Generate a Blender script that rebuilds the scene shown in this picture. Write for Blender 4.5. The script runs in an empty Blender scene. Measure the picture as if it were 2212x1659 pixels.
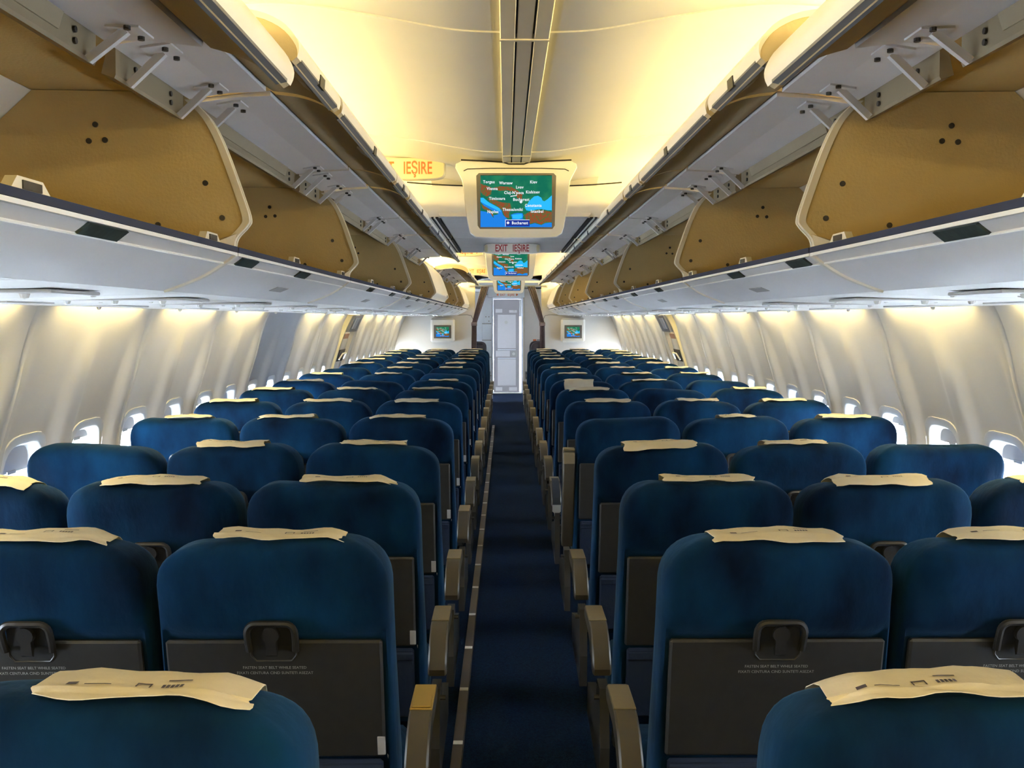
import bpy, bmesh, math, random
from mathutils import Vector, Matrix
from mathutils.geometry import tessellate_polygon
random.seed(7)
scene = bpy.context.scene
COL = scene.collection

# ------------------------------------------------------------------ camera / world / exposure
CAM_X, CAM_Z = -0.042, 1.57
cam_data = bpy.data.cameras.new('camera')
cam_data.sensor_width = 36.0
cam_data.lens = 2050.0 / 2212.0 * 36.0
cam_data.clip_start = 0.05
cam = bpy.data.objects.new('camera', cam_data)
COL.objects.link(cam)
cam.location = (CAM_X, 0.0, CAM_Z)
cam.rotation_euler = (math.radians(90 - 3.92), 0.0, math.radians(-0.39))
scene.camera = cam

world = bpy.data.worlds.new('overcast_sky')
scene.world = world
world.use_nodes = True
bg = world.node_tree.nodes['Background']
bg.inputs['Color'].default_value = (0.80, 0.90, 1.0, 1)
bg.inputs['Strength'].default_value = 60.0

scene.view_settings.view_transform = 'Standard'
scene.view_settings.look = 'None'
scene.view_settings.gamma = 1.0
scene.view_settings.exposure = 0.0
scene.view_settings.use_curve_mapping = False

COVE_POWER = 84.0
WASH_POWER = 88.0
WARM = (1.0, 0.77, 0.29)

# ------------------------------------------------------------------ materials
def srgb(r, g, b):
    f = lambda c: (c/12.92 if c <= 0.04045 else ((c+0.055)/1.055)**2.4)
    return (f(r/255.0), f(g/255.0), f(b/255.0))

MATS = {}
def mat(name, col, rough=0.5, metal=0.0, col2=None, nscale=8.0, bump=0.0, bscale=60.0, sheen=0.0,
        emit=None, estr=0.0, spec=0.5, stretch=None, detail=3.0, lo=0.35, hi=0.65):
    m = bpy.data.materials.new(name)
    m.use_nodes = True
    nt = m.node_tree
    p = nt.nodes['Principled BSDF']
    p.inputs['Base Color'].default_value = (*col, 1)
    p.inputs['Roughness'].default_value = rough
    p.inputs['Metallic'].default_value = metal
    p.inputs['Specular IOR Level'].default_value = spec
    if sheen:
        p.inputs['Sheen Weight'].default_value = sheen
        p.inputs['Sheen Roughness'].default_value = 0.45
        p.inputs['Sheen Tint'].default_value = (0.25, 0.55, 1.0, 1)
    if emit:
        p.inputs['Emission Color'].default_value = (*emit, 1)
        p.inputs['Emission Strength'].default_value = estr
    tc = None
    if col2 or bump:
        tc = nt.nodes.new('ShaderNodeTexCoord')
        vec = tc.outputs['Object']
        if stretch:
            mp = nt.nodes.new('ShaderNodeMapping')
            mp.inputs['Scale'].default_value = stretch
            nt.links.new(vec, mp.inputs['Vector'])
            vec = mp.outputs['Vector']
    if col2:
        oi = nt.nodes.new('ShaderNodeObjectInfo')
        add = nt.nodes.new('ShaderNodeVectorMath'); add.operation = 'ADD'
        mul = nt.nodes.new('ShaderNodeVectorMath'); mul.operation = 'SCALE'
        cmb = nt.nodes.new('ShaderNodeCombineXYZ')
        for k in range(3):
            nt.links.new(oi.outputs['Random'], cmb.inputs[k])
        nt.links.new(cmb.outputs[0], mul.inputs[0]); mul.inputs['Scale'].default_value = 17.0
        nt.links.new(vec, add.inputs[0]); nt.links.new(mul.outputs[0], add.inputs[1])
        n = nt.nodes.new('ShaderNodeTexNoise')
        n.inputs['Scale'].default_value = nscale
        n.inputs['Detail'].default_value = detail
        nt.links.new(add.outputs[0], n.inputs['Vector'])
        r = nt.nodes.new('ShaderNodeValToRGB')
        r.color_ramp.elements[0].position = lo; r.color_ramp.elements[0].color = (*col, 1)
        r.color_ramp.elements[1].position = hi; r.color_ramp.elements[1].color = (*col2, 1)
        nt.links.new(n.outputs['Fac'], r.inputs['Fac'])
        nt.links.new(r.outputs['Color'], p.inputs['Base Color'])
    if bump:
        n2 = nt.nodes.new('ShaderNodeTexNoise')
        n2.inputs['Scale'].default_value = bscale
        n2.inputs['Detail'].default_value = 4.0
        nt.links.new(vec, n2.inputs['Vector'])
        b = nt.nodes.new('ShaderNodeBump')
        b.inputs['Strength'].default_value = bump
        b.inputs['Distance'].default_value = 0.01
        nt.links.new(n2.outputs['Fac'], b.inputs['Height'])
        nt.links.new(b.outputs['Normal'], p.inputs['Normal'])
    MATS[name] = m
    return m

mat('wall_plastic', (0.66, 0.65, 0.64), 0.45, col2=(0.70, 0.69, 0.68), nscale=3)
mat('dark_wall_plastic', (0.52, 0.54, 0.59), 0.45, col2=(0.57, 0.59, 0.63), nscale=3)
mat('ceiling_plastic', (0.72, 0.70, 0.66), 0.5, col2=(0.75, 0.73, 0.69), nscale=2)
mat('cream_plastic', (0.72, 0.68, 0.60), 0.4, col2=(0.76, 0.72, 0.64), nscale=4)
mat('grey_plastic', (0.62, 0.60, 0.60), 0.4, col2=(0.66, 0.64, 0.64), nscale=4)
mat('bin_panel', (0.74, 0.73, 0.74), 0.38, col2=(0.78, 0.77, 0.78), nscale=3)
mat('tan_liner', (0.50, 0.375, 0.165), 0.6, col2=(0.55, 0.41, 0.185), nscale=5, bump=0.15, bscale=150)
mat('tan_door', (0.42, 0.335, 0.195), 0.55, col2=(0.46, 0.365, 0.215), nscale=5, bump=0.1, bscale=150)
mat('tan_rail', (0.24, 0.19, 0.115), 0.6, col2=(0.27, 0.215, 0.13), nscale=5)
mat('trim_cream', (0.74, 0.68, 0.54), 0.35)
mat('dark_strip', (0.03, 0.036, 0.065), 0.75, spec=0.1)
mat('white_edge', (0.85, 0.84, 0.82), 0.35)
mat('black_slot', (0.012, 0.012, 0.014), 0.5)
mat('placard', (0.018, 0.022, 0.022), 0.3, col2=(0.04, 0.06, 0.055), nscale=60)
mat('metal_white', (0.66, 0.65, 0.66), 0.35, 0.1)
mat('steel', (0.55, 0.54, 0.52), 0.3, 0.9)
mat('bolt', (0.03, 0.025, 0.02), 0.5)
mat('gasket', (0.12, 0.12, 0.125), 0.6)
mat('blue_velour', (0.0008, 0.0042, 0.0150), 0.9, col2=(0.0028, 0.0290, 0.080), nscale=6.5, bump=0.5, bscale=16,
    sheen=0.13, spec=0.06, stretch=(1.0, 1.0, 0.55), detail=5, lo=0.3, hi=0.72)
mat('pocket_cloth', (0.004, 0.014, 0.042), 0.9, bump=0.2, bscale=60)
mat('dark_seat', (0.022, 0.018, 0.026), 0.7, col2=(0.04, 0.03, 0.04), nscale=8)
mat('tray_plastic', (0.018, 0.017, 0.015), 0.5, col2=(0.022, 0.021, 0.019), nscale=40)
mat('latch_plastic', (0.022, 0.021, 0.020), 0.35)
mat('arm_plastic', (0.062, 0.052, 0.036), 0.42)
mat('arm_cap', (0.20, 0.165, 0.10), 0.35)  # beige; cove light falling on the armrest top is put into this colour
mat('gold_lid', (0.55, 0.37, 0.09), 0.35, 0.35)
mat('frame_dark', (0.035, 0.033, 0.030), 0.45)
mat('silver_tag', (0.42, 0.42, 0.43), 0.4)
mat('paper', (0.82, 0.74, 0.58), 0.8, col2=(0.86, 0.79, 0.63), nscale=20, bump=0.25, bscale=30)
mat('print_ink', (0.06, 0.05, 0.07), 0.7)
mat('tray_ink', (0.40, 0.40, 0.38), 0.6)
mat('carpet', (0.0012, 0.0060, 0.022), 0.95, col2=(0.003, 0.0165, 0.047), nscale=120, bump=0.6, bscale=300, spec=0.1)
mat('track_metal', (0.09, 0.075, 0.068), 0.4, 0.5)
mat('track_light', (0.75, 0.75, 0.72), 0.4)
mat('curtain', (0.14, 0.11, 0.125), 0.9, col2=(0.18, 0.145, 0.16), nscale=30)
mat('bulkhead', (0.78, 0.76, 0.73), 0.5, col2=(0.82, 0.80, 0.77), nscale=3)
mat('partition', (0.62, 0.56, 0.50), 0.5)
mat('door_grey', (0.33, 0.31, 0.325), 0.5)
mat('door_panel', (0.60, 0.58, 0.60), 0.45)
mat('galley_white', (0.74, 0.77, 0.82), 0.35)
mat('monitor_case', (0.74, 0.72, 0.66), 0.4)
mat('monitor_bezel', (0.10, 0.095, 0.085), 0.4)
mat('sign_face', (0.88, 0.84, 0.76), 0.4)
mat('sign_cream', (0.78, 0.70, 0.45), 0.4)
mat('sign_red', (0.42, 0.03, 0.03), 0.5)
mat('sign_orange', (0.62, 0.14, 0.03), 0.5)
mat('hatch_grey', (0.34, 0.33, 0.32), 0.45)
mat('hatch_glow', (0.60, 0.33, 0.20), 0.5)
mat('belt_web', (0.03, 0.04, 0.06), 0.8)
mat('shell_inner', (0.35, 0.35, 0.35), 0.8)
def emis(name, c, s):
    m = mat(name, (0, 0, 0), 0.6, emit=c, estr=s, spec=0.0)
    return m
emis('cove_tube', WARM, COVE_POWER)
emis('wash_tube', WARM, WASH_POWER)
emis('map_water', (0.02, 0.26, 0.90), 0.9)
emis('map_water_light', (0.03, 0.52, 1.0), 1.0)
emis('map_white', (0.9, 0.95, 1.0), 1.0)
emis('map_navy', (0.02, 0.05, 0.40), 0.8)
def map_land(name, c1, c2, sc):
    m = emis(name, c1, 0.75)
    nt = m.node_tree; p = nt.nodes['Principled BSDF']
    tc = nt.nodes.new('ShaderNodeTexCoord'); n = nt.nodes.new('ShaderNodeTexNoise')
    n.inputs['Scale'].default_value = sc; n.inputs['Detail'].default_value = 6
    r = nt.nodes.new('ShaderNodeValToRGB')
    r.color_ramp.elements[0].position = 0.42; r.color_ramp.elements[0].color = (*c1, 1)
    r.color_ramp.elements[1].position = 0.62; r.color_ramp.elements[1].color = (*c2, 1)
    nt.links.new(tc.outputs['Object'], n.inputs['Vector'])
    nt.links.new(n.outputs['Fac'], r.inputs['Fac'])
    nt.links.new(r.outputs['Color'], p.inputs['Emission Color'])
map_land('map_green', (0.012, 0.22, 0.13), (0.03, 0.30, 0.14), 18)
map_land('map_brown', (0.42, 0.10, 0.04), (0.14, 0.20, 0.06), 130)

def glass():
    m = bpy.data.materials.new('window_glass'); m.use_nodes = True
    nt = m.node_tree; nt.nodes.clear()
    o = nt.nodes.new('ShaderNodeOutputMaterial'); mix = nt.nodes.new('ShaderNodeMixShader')
    t = nt.nodes.new('ShaderNodeBsdfTransparent'); g = nt.nodes.new('ShaderNodeBsdfGlossy')
    t.inputs['Color'].default_value = (0.93, 0.95, 0.97, 1); g.inputs['Roughness'].default_value = 0.02
    mix.inputs[0].default_value = 0.06
    nt.links.new(t.outputs[0], mix.inputs[1]); nt.links.new(g.outputs[0], mix.inputs[2])
    nt.links.new(mix.outputs[0], o.inputs['Surface'])
    MATS['window_glass'] = m
glass()

# ------------------------------------------------------------------ object helpers
def world_off(p):
    v = Vector((0, 0, 0))
    while p is not None:
        v += p.location; p = p.parent
    return v

def tag(o, label=None, cat=None, group=None, kind=None):
    if label: o['label'] = label
    if cat: o['category'] = cat
    if group: o['group'] = group
    if kind: o['kind'] = kind
    return o

def thing(name, label, cat, loc=(0, 0, 0), group=None):
    o = bpy.data.objects.new(name, None); COL.objects.link(o)
    o.empty_display_size = 0.1
    o.location = loc
    return tag(o, label, cat, group)

def struct_empty(name, loc=(0, 0, 0), label=None):
    o = bpy.data.objects.new(name, None); COL.objects.link(o)
    o.location = loc
    return tag(o, label, None, None, 'structure')

class MB:
    """collects geometry for one mesh object"""
    def __init__(s):
        s.v = []; s.f = []; s.m = []
    def add(s, verts, faces, mi=0):
        b = len(s.v)
        s.v.extend(tuple(p) for p in verts)
        for f in faces:
            s.f.append(tuple(b+i for i in f)); s.m.append(mi)
        return s
    def box(s, x0, x1, y0, y1, z0, z1, mi=0, c=0.0):
        if c <= 0:
            vs = [(x, y, z) for x in (x0, x1) for y in (y0, y1) for z in (z0, z1)]
            fs = [(0, 1, 3, 2), (4, 6, 7, 5), (0, 4, 5, 1), (2, 3, 7, 6), (0, 2, 6, 4), (1, 5, 7, 3)]
            return s.add(vs, fs, mi)
        if x1 < x0: x0, x1 = x1, x0
        if y1 < y0: y0, y1 = y1, y0
        if z1 < z0: z0, z1 = z1, z0
        bm = bmesh.new()
        for x, dx in ((x0, c), (x1, -c)):
            for y, dy in ((y0, c), (y1, -c)):
                for z, dz in ((z0, c), (z1, -c)):
                    bm.verts.new((x+dx, y+dy, z)); bm.verts.new((x+dx, y, z+dz)); bm.verts.new((x, y+dy, z+dz))
        bmesh.ops.convex_hull(bm, input=bm.verts)
        bmesh.ops.dissolve_limit(bm, angle_limit=0.01, verts=bm.verts, edges=bm.edges)
        bm.verts.index_update()
        vs = [v.co[:] for v in bm.verts]; fs = [[v.index for v in f.verts] for f in bm.faces]
        bm.free()
        return s.add(vs, fs, mi)
    def prism_y(s, prof, y0, y1, mi=0, closed=True, caps=True):
        n = len(prof)
        vs = [(x, y0, z) for x, z in prof] + [(x, y1, z) for x, z in prof]
        fs = []
        for i in range(n if closed else n-1):
            j = (i+1) % n
            fs.append((i, j, n+j, n+i))
        if caps and closed:
            fs.append(tuple(range(n))); fs.append(tuple(range(2*n-1, n-1, -1)))
        return s.add(vs, fs, mi)
    def prism_x(s, prof, x0, x1, mi=0):
        n = len(prof)
        vs = [(x0, y, z) for y, z in prof] + [(x1, y, z) for y, z in prof]
        fs = [(i, (i+1) % n, n+(i+1) % n, n+i) for i in range(n)]
        fs.append(tuple(range(n))); fs.append(tuple(range(2*n-1, n-1, -1)))
        return s.add(vs, fs, mi)
    def tube(s, pts, r, n=8, mi=0, cap=True, closed=False):
        pts = [Vector(p) for p in pts]
        rings = []; N = len(pts); ref = None
        for i, p in enumerate(pts):
            a = pts[i-1] if (i > 0 or closed) else pts[i]
            b = pts[(i+1) % N] if (i < N-1 or closed) else pts[i]
            t = (b-a).normalized()
            if ref is None:
                ref = Vector((0, 0, 1)) if abs(t.z) < 0.9 else Vector((1, 0, 0))
            u = t.cross(ref).normalized(); w = u.cross(t).normalized(); ref = w
            rings.append([p + r*(math.cos(2*math.pi*k/n)*u + math.sin(2*math.pi*k/n)*w) for k in range(n)])
        vs = [v for rg in rings for v in rg]; fs = []
        for i in range(N if closed else N-1):
            j = (i+1) % N
            for k in range(n):
                fs.append((i*n+k, i*n+(k+1) % n, j*n+(k+1) % n, j*n+k))
        if cap and not closed:
            fs.append(tuple(range(n))); fs.append(tuple(range((N-1)*n, N*n)))
        return s.add(vs, fs, mi)
    def disc(s, c, axis, r, h, n=12, mi=0):
        c = Vector(c); ax = Vector(axis).normalized()
        return s.tube([c, c+ax*h], r, n, mi)
    def ball(s, c, r, n=8, mi=0):
        vs = [(c[0], c[1], c[2]-r)]; fs = []
        m = n//2
        for i in range(1, m):
            a = -math.pi/2 + math.pi*i/m
            for k in range(n):
                b = 2*math.pi*k/n
                vs.append((c[0]+r*math.cos(a)*math.cos(b), c[1]+r*math.cos(a)*math.sin(b), c[2]+r*math.sin(a)))
        vs.append((c[0], c[1], c[2]+r)); top = len(vs)-1
        for k in range(n):
            fs.append((0, 1+(k+1) % n, 1+k))
            for i in range(m-2):
                fs.append((1+i*n+k, 1+i*n+(k+1) % n, 1+(i+1)*n+(k+1) % n, 1+(i+1)*n+k))
            fs.append((1+(m-2)*n+k, 1+(m-2)*n+(k+1) % n, top))
        return s.add(vs, fs, mi)
    def grid(s, rows, mi=0, close=False):
        """rows: list of equal-length vertex lists"""
        n = len(rows[0]); vs = [p for r in rows for p in r]; fs = []
        for i in range(len(rows)-1):
            for k in range(n if close else n-1):
                fs.append((i*n+k, i*n+(k+1) % n, (i+1)*n+(k+1) % n, (i+1)*n+k))
        return s.add(vs, fs, mi)
    def map(s, fn):
        s.v = [tuple(fn(*p)) for p in s.v]; return s
    def mesh(s, name, mats, smooth=False, angle=None):
        me = bpy.data.meshes.new(name)
        me.from_pydata(s.v, [], s.f)
        if isinstance(mats, str): mats = [mats]
        for m in mats: me.materials.append(MATS[m])
        for p, i in zip(me.polygons, s.m): p.material_index = i
        bm = bmesh.new(); bm.from_mesh(me)
        bmesh.ops.recalc_face_normals(bm, faces=bm.faces)
        if smooth:
            for f in bm.faces: f.smooth = True
            a = angle if angle else 0.7
            for e in bm.edges:
                if len(e.link_faces) == 2 and e.calc_face_angle(0) > a: e.smooth = False
        bm.to_mesh(me); bm.free()
        return me
    def build(s, name, mats, parent=None, smooth=False, local=False, angle=None):
        if parent is not None and not local:
            off = world_off(parent)
            s.v = [(p[0]-off.x, p[1]-off.y, p[2]-off.z) for p in s.v]
        return link(name, s.mesh(name, mats, smooth, angle), parent)

def link(name, me, parent=None, loc=None):
    o = bpy.data.objects.new(name, me); COL.objects.link(o)
    if parent is not None: o.parent = parent
    if loc: o.location = loc
    return o

def part(name, mats, parent, fn, smooth=False, local=False, angle=None):
    b = MB(); fn(b); return b.build(name, mats, parent, smooth, local, angle)

def struct(name, mats, fn, smooth=False, parent=None):
    o = part(name, mats, parent, fn, smooth)
    if parent is None: o['kind'] = 'structure'
    return o

def copy_tree(o, parent=None):
    c = o.copy(); COL.objects.link(c)
    if parent is not None: c.parent = parent
    for ch in list(o.children): copy_tree(ch, c)
    return c

def text_verts(body, size, xs=1.0, bold=0.0, align='CENTER', space=1.0):
    """flat glyph mesh as (verts2d, faces)"""
    cu = bpy.data.curves.new('txt', 'FONT'); cu.body = body; cu.size = size
    cu.align_x = align; cu.align_y = 'CENTER'; cu.offset = bold; cu.resolution_u = 2; cu.space_character = space
    t = bpy.data.objects.new('txt', cu); COL.objects.link(t)
    dg = bpy.context.evaluated_depsgraph_get()
    me = bpy.data.meshes.new_from_object(t.evaluated_get(dg))
    v = [(p.co.x*xs, p.co.y) for p in me.vertices]; f = [tuple(p.vertices) for p in me.polygons]
    bpy.data.objects.remove(t); bpy.data.curves.remove(cu); bpy.data.meshes.remove(me)
    return v, f

def lerp(a, b, t): return a+(b-a)*t
def sstep(a, b, x):
    t = max(0.0, min(1.0, (x-a)/(b-a))); return t*t*(3-2*t)
def interp(pts, x):
    if x <= pts[0][0]: return pts[0][1]
    for (a, b), (c, d) in zip(pts, pts[1:]):
        if x <= c: return b+(d-b)*(x-a)/(c-a)
    return pts[-1][1]
def catmull(pts, n=6):
    out = []
    for i in range(len(pts)-1):
        p0 = pts[max(i-1, 0)]; p1 = pts[i]; p2 = pts[i+1]; p3 = pts[min(i+2, len(pts)-1)]
        for k in range(n):
            t = k/n
            out.append(tuple(0.5*(2*b+(c-a)*t+(2*a-5*b+4*c-d)*t*t+(-a+3*b-3*c+d)*t**3) for a, b, c, d in zip(p0, p1, p2, p3)))
    out.append(tuple(pts[-1])); return out
ORD = ['zeroth', 'first', 'second', 'third', 'fourth', 'fifth', 'sixth', 'seventh', 'eighth', 'ninth', 'tenth', 'eleventh',
       'twelfth', 'thirteenth', 'fourteenth', 'fifteenth', 'sixteenth', 'seventeenth', 'eighteenth', 'nineteenth', 'twentieth']
def side_word(s): return 'left' if s < 0 else 'right'

Y_BACK, Y_BULK, Y_END = -4.01, 14.95, 20.05
SEAM0, PANEL = 3.20, 1.03

# ------------------------------------------------------------------ floor, shell, end walls
struct('floor', 'carpet', lambda b: b.box(-1.80, 1.80, Y_BACK, Y_END+0.5, -0.04, 0.0))
def shell(b):
    prof = [(1.66, 1.62), (1.56, 1.80), (1.40, 1.98), (1.15, 2.20), (0.8, 2.36), (0.4, 2.44), (0, 2.46)]
    prof = [(-x, z) for x, z in prof] + [(x, z) for x, z in reversed(prof[:-1])]
    b.prism_y(prof, Y_BACK, Y_END+0.5, closed=False)
    for y in (Y_BACK, Y_END+0.5):
        b.add([(x, y, z) for x, z in prof], [tuple(range(len(prof)))])
struct('ceiling_crown', 'shell_inner', shell)
struct('wall_back', 'bulkhead', lambda b: b.box(-1.9, 1.9, Y_BACK-0.04, Y_BACK, 0, 2.46))

# ------------------------------------------------------------------ side walls with window panels
WP = catmull([(0.0, 1.68), (0.3, 1.76), (0.6, 1.812), (0.8, 1.825), (1.04, 1.812), (1.215, 1.766), (1.43, 1.69), (1.607, 1.605), (1.75, 1.515), (1.90, 1.40)], 6)
def wall_x(z): return interp(WP, z)
WZ, WHW, WHH = 0.925, 0.136, 0.192         # window centre height, opening half sizes
def ridge(yl, z):
    u = abs(((yl/0.515+0.5) % 1.0)-0.5)*0.515
    a = 0.034*sstep(1.60, 1.30, z)*sstep(0.3, 0.6, z)
    r = a*sstep(0.125, 0.03, u)
    if u < 0.012 and (yl < 0.1 or yl > 0.9): r -= 0.010
    return r
def panel_mesh(sd, holes=True):
    b = MB()
    ys = [0, 0.006, 0.012]+[0.02+0.0198*i for i in range(51)]
    ys = [y for y in ys if y < PANEL-0.018]+[PANEL-0.012, PANEL-0.006, PANEL]
    zs = [0, 0.2, 0.4, 0.55, 0.65]+[0.70+0.0188*i for i in range(25)]+[1.19+0.05*i for i in range(15)]
    rows = [[(sd*(wall_x(z)-ridge(y, z)), y, z) for y in ys] for z in zs]
    n = len(ys); vs = [p for r in rows for p in r]; fs = []
    for i in range(len(zs)-1):
        for k in range(n-1):
            yc = 0.5*(ys[k]+ys[k+1]); zc = 0.5*(zs[i]+zs[i+1])
            if holes and any(abs((yc-c)/(WHW+0.018))**4+abs((zc-WZ)/(WHH+0.018))**4 < 1 for c in (0.2575, 0.7725)):
                continue
            fs.append((i*n+k, i*n+k+1, (i+1)*n+k+1, (i+1)*n+k))
    b.add(vs, fs)
    return b
def rr(hw, hh, e=4.0, n=28):
    out = []
    for k in range(n):
        a = 2*math.pi*(k+0.5)/n; c, s_ = math.cos(a), math.sin(a)
        out.append((hw*math.copysign(abs(c)**(2/e), c), hh*math.copysign(abs(s_)**(2/e), s_)))
    return out
def frame_mesh(sd):
    b = MB(); rows = []
    for hw, hh, d in ((WHW+0.040, WHH+0.040, 0.006), (WHW+0.036, WHH+0.036, -0.005), (WHW+0.004, WHH+0.004, -0.004), (WHW-0.004, WHH-0.006, 0.012),
                      (WHW-0.010, WHH-0.014, 0.045), (WHW-0.013, WHH-0.017, 0.060)):
        rows.append([(sd*(wall_x(WZ+z)+d), y, z) for y, z in rr(hw, hh)])
    b.grid(rows, close=True)
    return b
def pane_mesh(sd):
    b = MB(); pts = rr(WHW-0.010, WHH-0.014)
    b.add([(sd*(wall_x(WZ+z)+0.056), y, z) for y, z in pts]+[(sd*(wall_x(WZ+z)+0.059), y, z) for y, z in pts],
          [tuple(range(28)), tuple(range(55, 27, -1))]+[(k, (k+1) % 28, 28+(k+1) % 28, 28+k) for k in range(28)])
    return b
def shade_mesh(sd, drop):
    b = MB(); zt = WHH-0.006; zb = WHH-drop
    rows = []
    for z in (zt, zt-0.3*(zt-zb), zt-0.6*(zt-zb), zb):
        hw = (WHW-0.012)*max(0.05, 1-abs(z/(WHH+0.004))**4)**0.25
        rows.append([(sd*(wall_x(WZ+z)+0.040), y, z) for y in (-hw, 0, hw)])
    rows2 = [[(x+sd*0.004, y, z) for x, y, z in r] for r in rows]
    b.grid(rows); b.grid(rows2); b.grid([rows[-1], rows2[-1]])
    b.box(sd*(wall_x(WZ+zb)+0.034), sd*(wall_x(WZ+zb)+0.046), -0.03, 0.03, zb-0.004, zb+0.008)
    return b
win_n = 0
WALLS = {}
for sd in (-1, 1):
    w = struct_empty('wall_left' if sd < 0 else 'wall_right', (0, 0, 0))
    WALLS[sd] = w
    me = panel_mesh(sd).mesh('wall_panel', 'wall_plastic', True, 0.9)
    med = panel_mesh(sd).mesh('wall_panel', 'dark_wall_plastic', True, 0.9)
    mep = panel_mesh(sd, False).mesh('wall_panel', 'wall_plastic', True, 0.9)
    fm = frame_mesh(sd).mesh('window_frame', 'white_edge', True, 1.0)
    pm = pane_mesh(sd).mesh('pane', 'window_glass')
    shs = [shade_mesh(sd, d).mesh('window_shade', 'grey_plastic') for d in (0.05, 0.075, 0.11)]
    for k in range(-7, 13):
        y0 = SEAM0+PANEL*k
        m = me if k >= -3 else mep
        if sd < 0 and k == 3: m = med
        link('wall_panel', m, w, (0, y0, 0))
        if k >= -3:
            for c in (0.2575, 0.7725):
                win_n += 1
                e = struct_empty('window_%d' % win_n, (0, y0+c, WZ))
                link('window_frame', fm, e); link('pane', pm, e)
                link('window_shade', random.choice(shs), e)
    def fwd(b, sd=sd):
        zs = [0.05*i for i in range(39)]
        a0 = SEAM0+PANEL*13
        o0, o1, oz = (18.52, 18.66, 1.88) if sd < 0 else (18.5, 18.6, 1.88)
        for ya, yb, za in ((a0, o0, 0), (o0, o1, oz), (o1, Y_END+0.5, 0)):
            zz = [z for z in zs if z >= za-1e-6]
            b.grid([[(sd*wall_x(z), ya, z), (sd*wall_x(z), yb, z)] for z in zz])
    part('wall_panel', 'galley_white', w, fwd, True)

# ------------------------------------------------------------------ ceiling
CP = catmull([(0.052, 2.192), (0.16, 2.198), (0.32, 2.226), (0.48, 2.250), (0.60, 2.252), (0.74, 2.235), (0.88, 2.19), (0.98, 2.12)], 5)
ceil = struct_empty('ceiling', (0, 0, 2.2))
seams = [Y_BACK, 0.60, 2.12, 3.60, 5.67, 7.70, 9.73, 11.76, Y_BULK]
for sd in (-1, 1):
    for y0, y1 in zip(seams, seams[1:]):
        def f(b):
            prof = [(sd*x, z) for x, z in CP] + [(sd*x, z+0.008) for x, z in reversed(CP)]
            b.prism_y(prof, y0+0.003, y1-0.003)
        part('ceiling_panel', 'ceiling_plastic', ceil, f, True, angle=0.5)
        def f(b):
            prof = [(sd*x, z-0.0035) for x, z in CP] + [(sd*x, z+0.002) for x, z in reversed(CP)]
            b.prism_y(prof, y0-0.016, y0+0.002)
        if y0 > 0: part('seam_strip', 'ceiling_plastic', ceil, f, True, angle=0.5)
for y0, y1 in zip(seams, seams[1:]):
    def f(b):
        b.box(-0.0165, 0.0165, y0+0.006, y1-0.006, 2.1785, 2.196, c=0.001)
    part('spine_strip', 'grey_plastic', ceil, f)
    for sd in (-1, 1):
        part('spine_gap', 'black_slot', ceil, lambda b: b.box(sd*0.0165, sd*0.0205, y0+0.006, y1-0.006, 2.190, 2.197))
        part('spine_trim', 'cream_plastic', ceil, lambda b: b.box(sd*0.0205, sd*0.054, y0+0.006, y1-0.006, 2.178, 2.197, c=0.002))
    part('spine_clip', 'cream_plastic', ceil, lambda b: b.box(-0.054, 0.054, y0-0.006, y0+0.006, 2.176, 2.197))
for sd in (-1, 1):
    for y0 in (-3.9, -1.9):
        part('lamp_tube', 'cove_tube', ceil, lambda b: b.tube([(sd*0.855, y0, 2.130), (sd*0.855, y0+1.95, 2.130)], 0.013, 8))  # unseen tubes behind the camera, added to light the bins from aft
# lowered centre section of the ceiling
low = struct_empty('ceiling_drop', (0, 4.45, 2.05))
DY0, DY1, DZ = 4.50, 6.95, 2.052
def f(b):
    prof = [(-0.36, DZ+0.012), (-0.35, DZ), (0.35, DZ), (0.36, DZ+0.012), (0.40, 2.26), (-0.40, 2.26)]
    b.prism_y(prof, DY0+0.02, DY0+1.25); 
part('drop_panel', 'grey_plastic', low, f)  # grey colour paints in the shade where cove light does not reach
part('drop_panel', 'grey_plastic', low, lambda b: b.prism_y([(-0.36, DZ+0.012), (-0.35, DZ), (0.35, DZ), (0.36, DZ+0.012), (0.40, 2.26), (-0.40, 2.26)], DY0+1.262, DY1))
part('drop_joint', 'dark_strip', low, lambda b: b.box(-0.35, 0.35, DY0+1.25, DY0+1.262, DZ+0.006, 2.2))
def f(b):
    n = 12; rows = []
    for i in range(n+1):
        t = i/n; z = lerp(DZ-0.001, 2.19, t); y = DY0+0.03-0.05*math.sin(t*math.pi/2)
        hw = 0.41+0.10*t
        rows.append([(-hw+2*hw*k/10, y, z) for k in range(11)])
    b.grid(rows); b.grid([[(x, y+0.05, z) for x, y, z in r] for r in rows])
part('drop_face', 'ceiling_plastic', low, f, True)
for sd in (-1, 1):
    def f(b):
        pts = [(sd*(0.50-0.31*i/12), DY0-0.024, 2.205-0.016*math.sin(i/12*1.6)) for i in range(13)]
        b.tube(pts, 0.0035, 6)
    part('drop_seal', 'black_slot', low, f)
    for ya, yb in ((DY0+0.06, DY0+1.22), (DY0+1.30, DY1-0.02)):
        part('vent_slot', 'black_slot', low, lambda b: b.box(sd*0.362, sd*0.375, ya, yb, DZ-0.003, DZ+0.02))
        part('vent_rail', 'white_edge', low, lambda b: b.box(sd*0.377, sd*0.383, ya, yb, DZ-0.006, DZ+0.02))
        part('vent_slot', 'black_slot', low, lambda b: b.box(sd*0.385, sd*0.395, ya, yb, DZ-0.003, DZ+0.02))
        part('vent_rail', 'cream_plastic', low, lambda b: b.box(sd*0.397, sd*0.43, ya, yb, DZ-0.004, DZ+0.02))
part('drop_end', 'ceiling_plastic', low, lambda b: b.box(-0.36, 0.36, DY1, DY1+0.01, DZ, 2.25))
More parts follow.
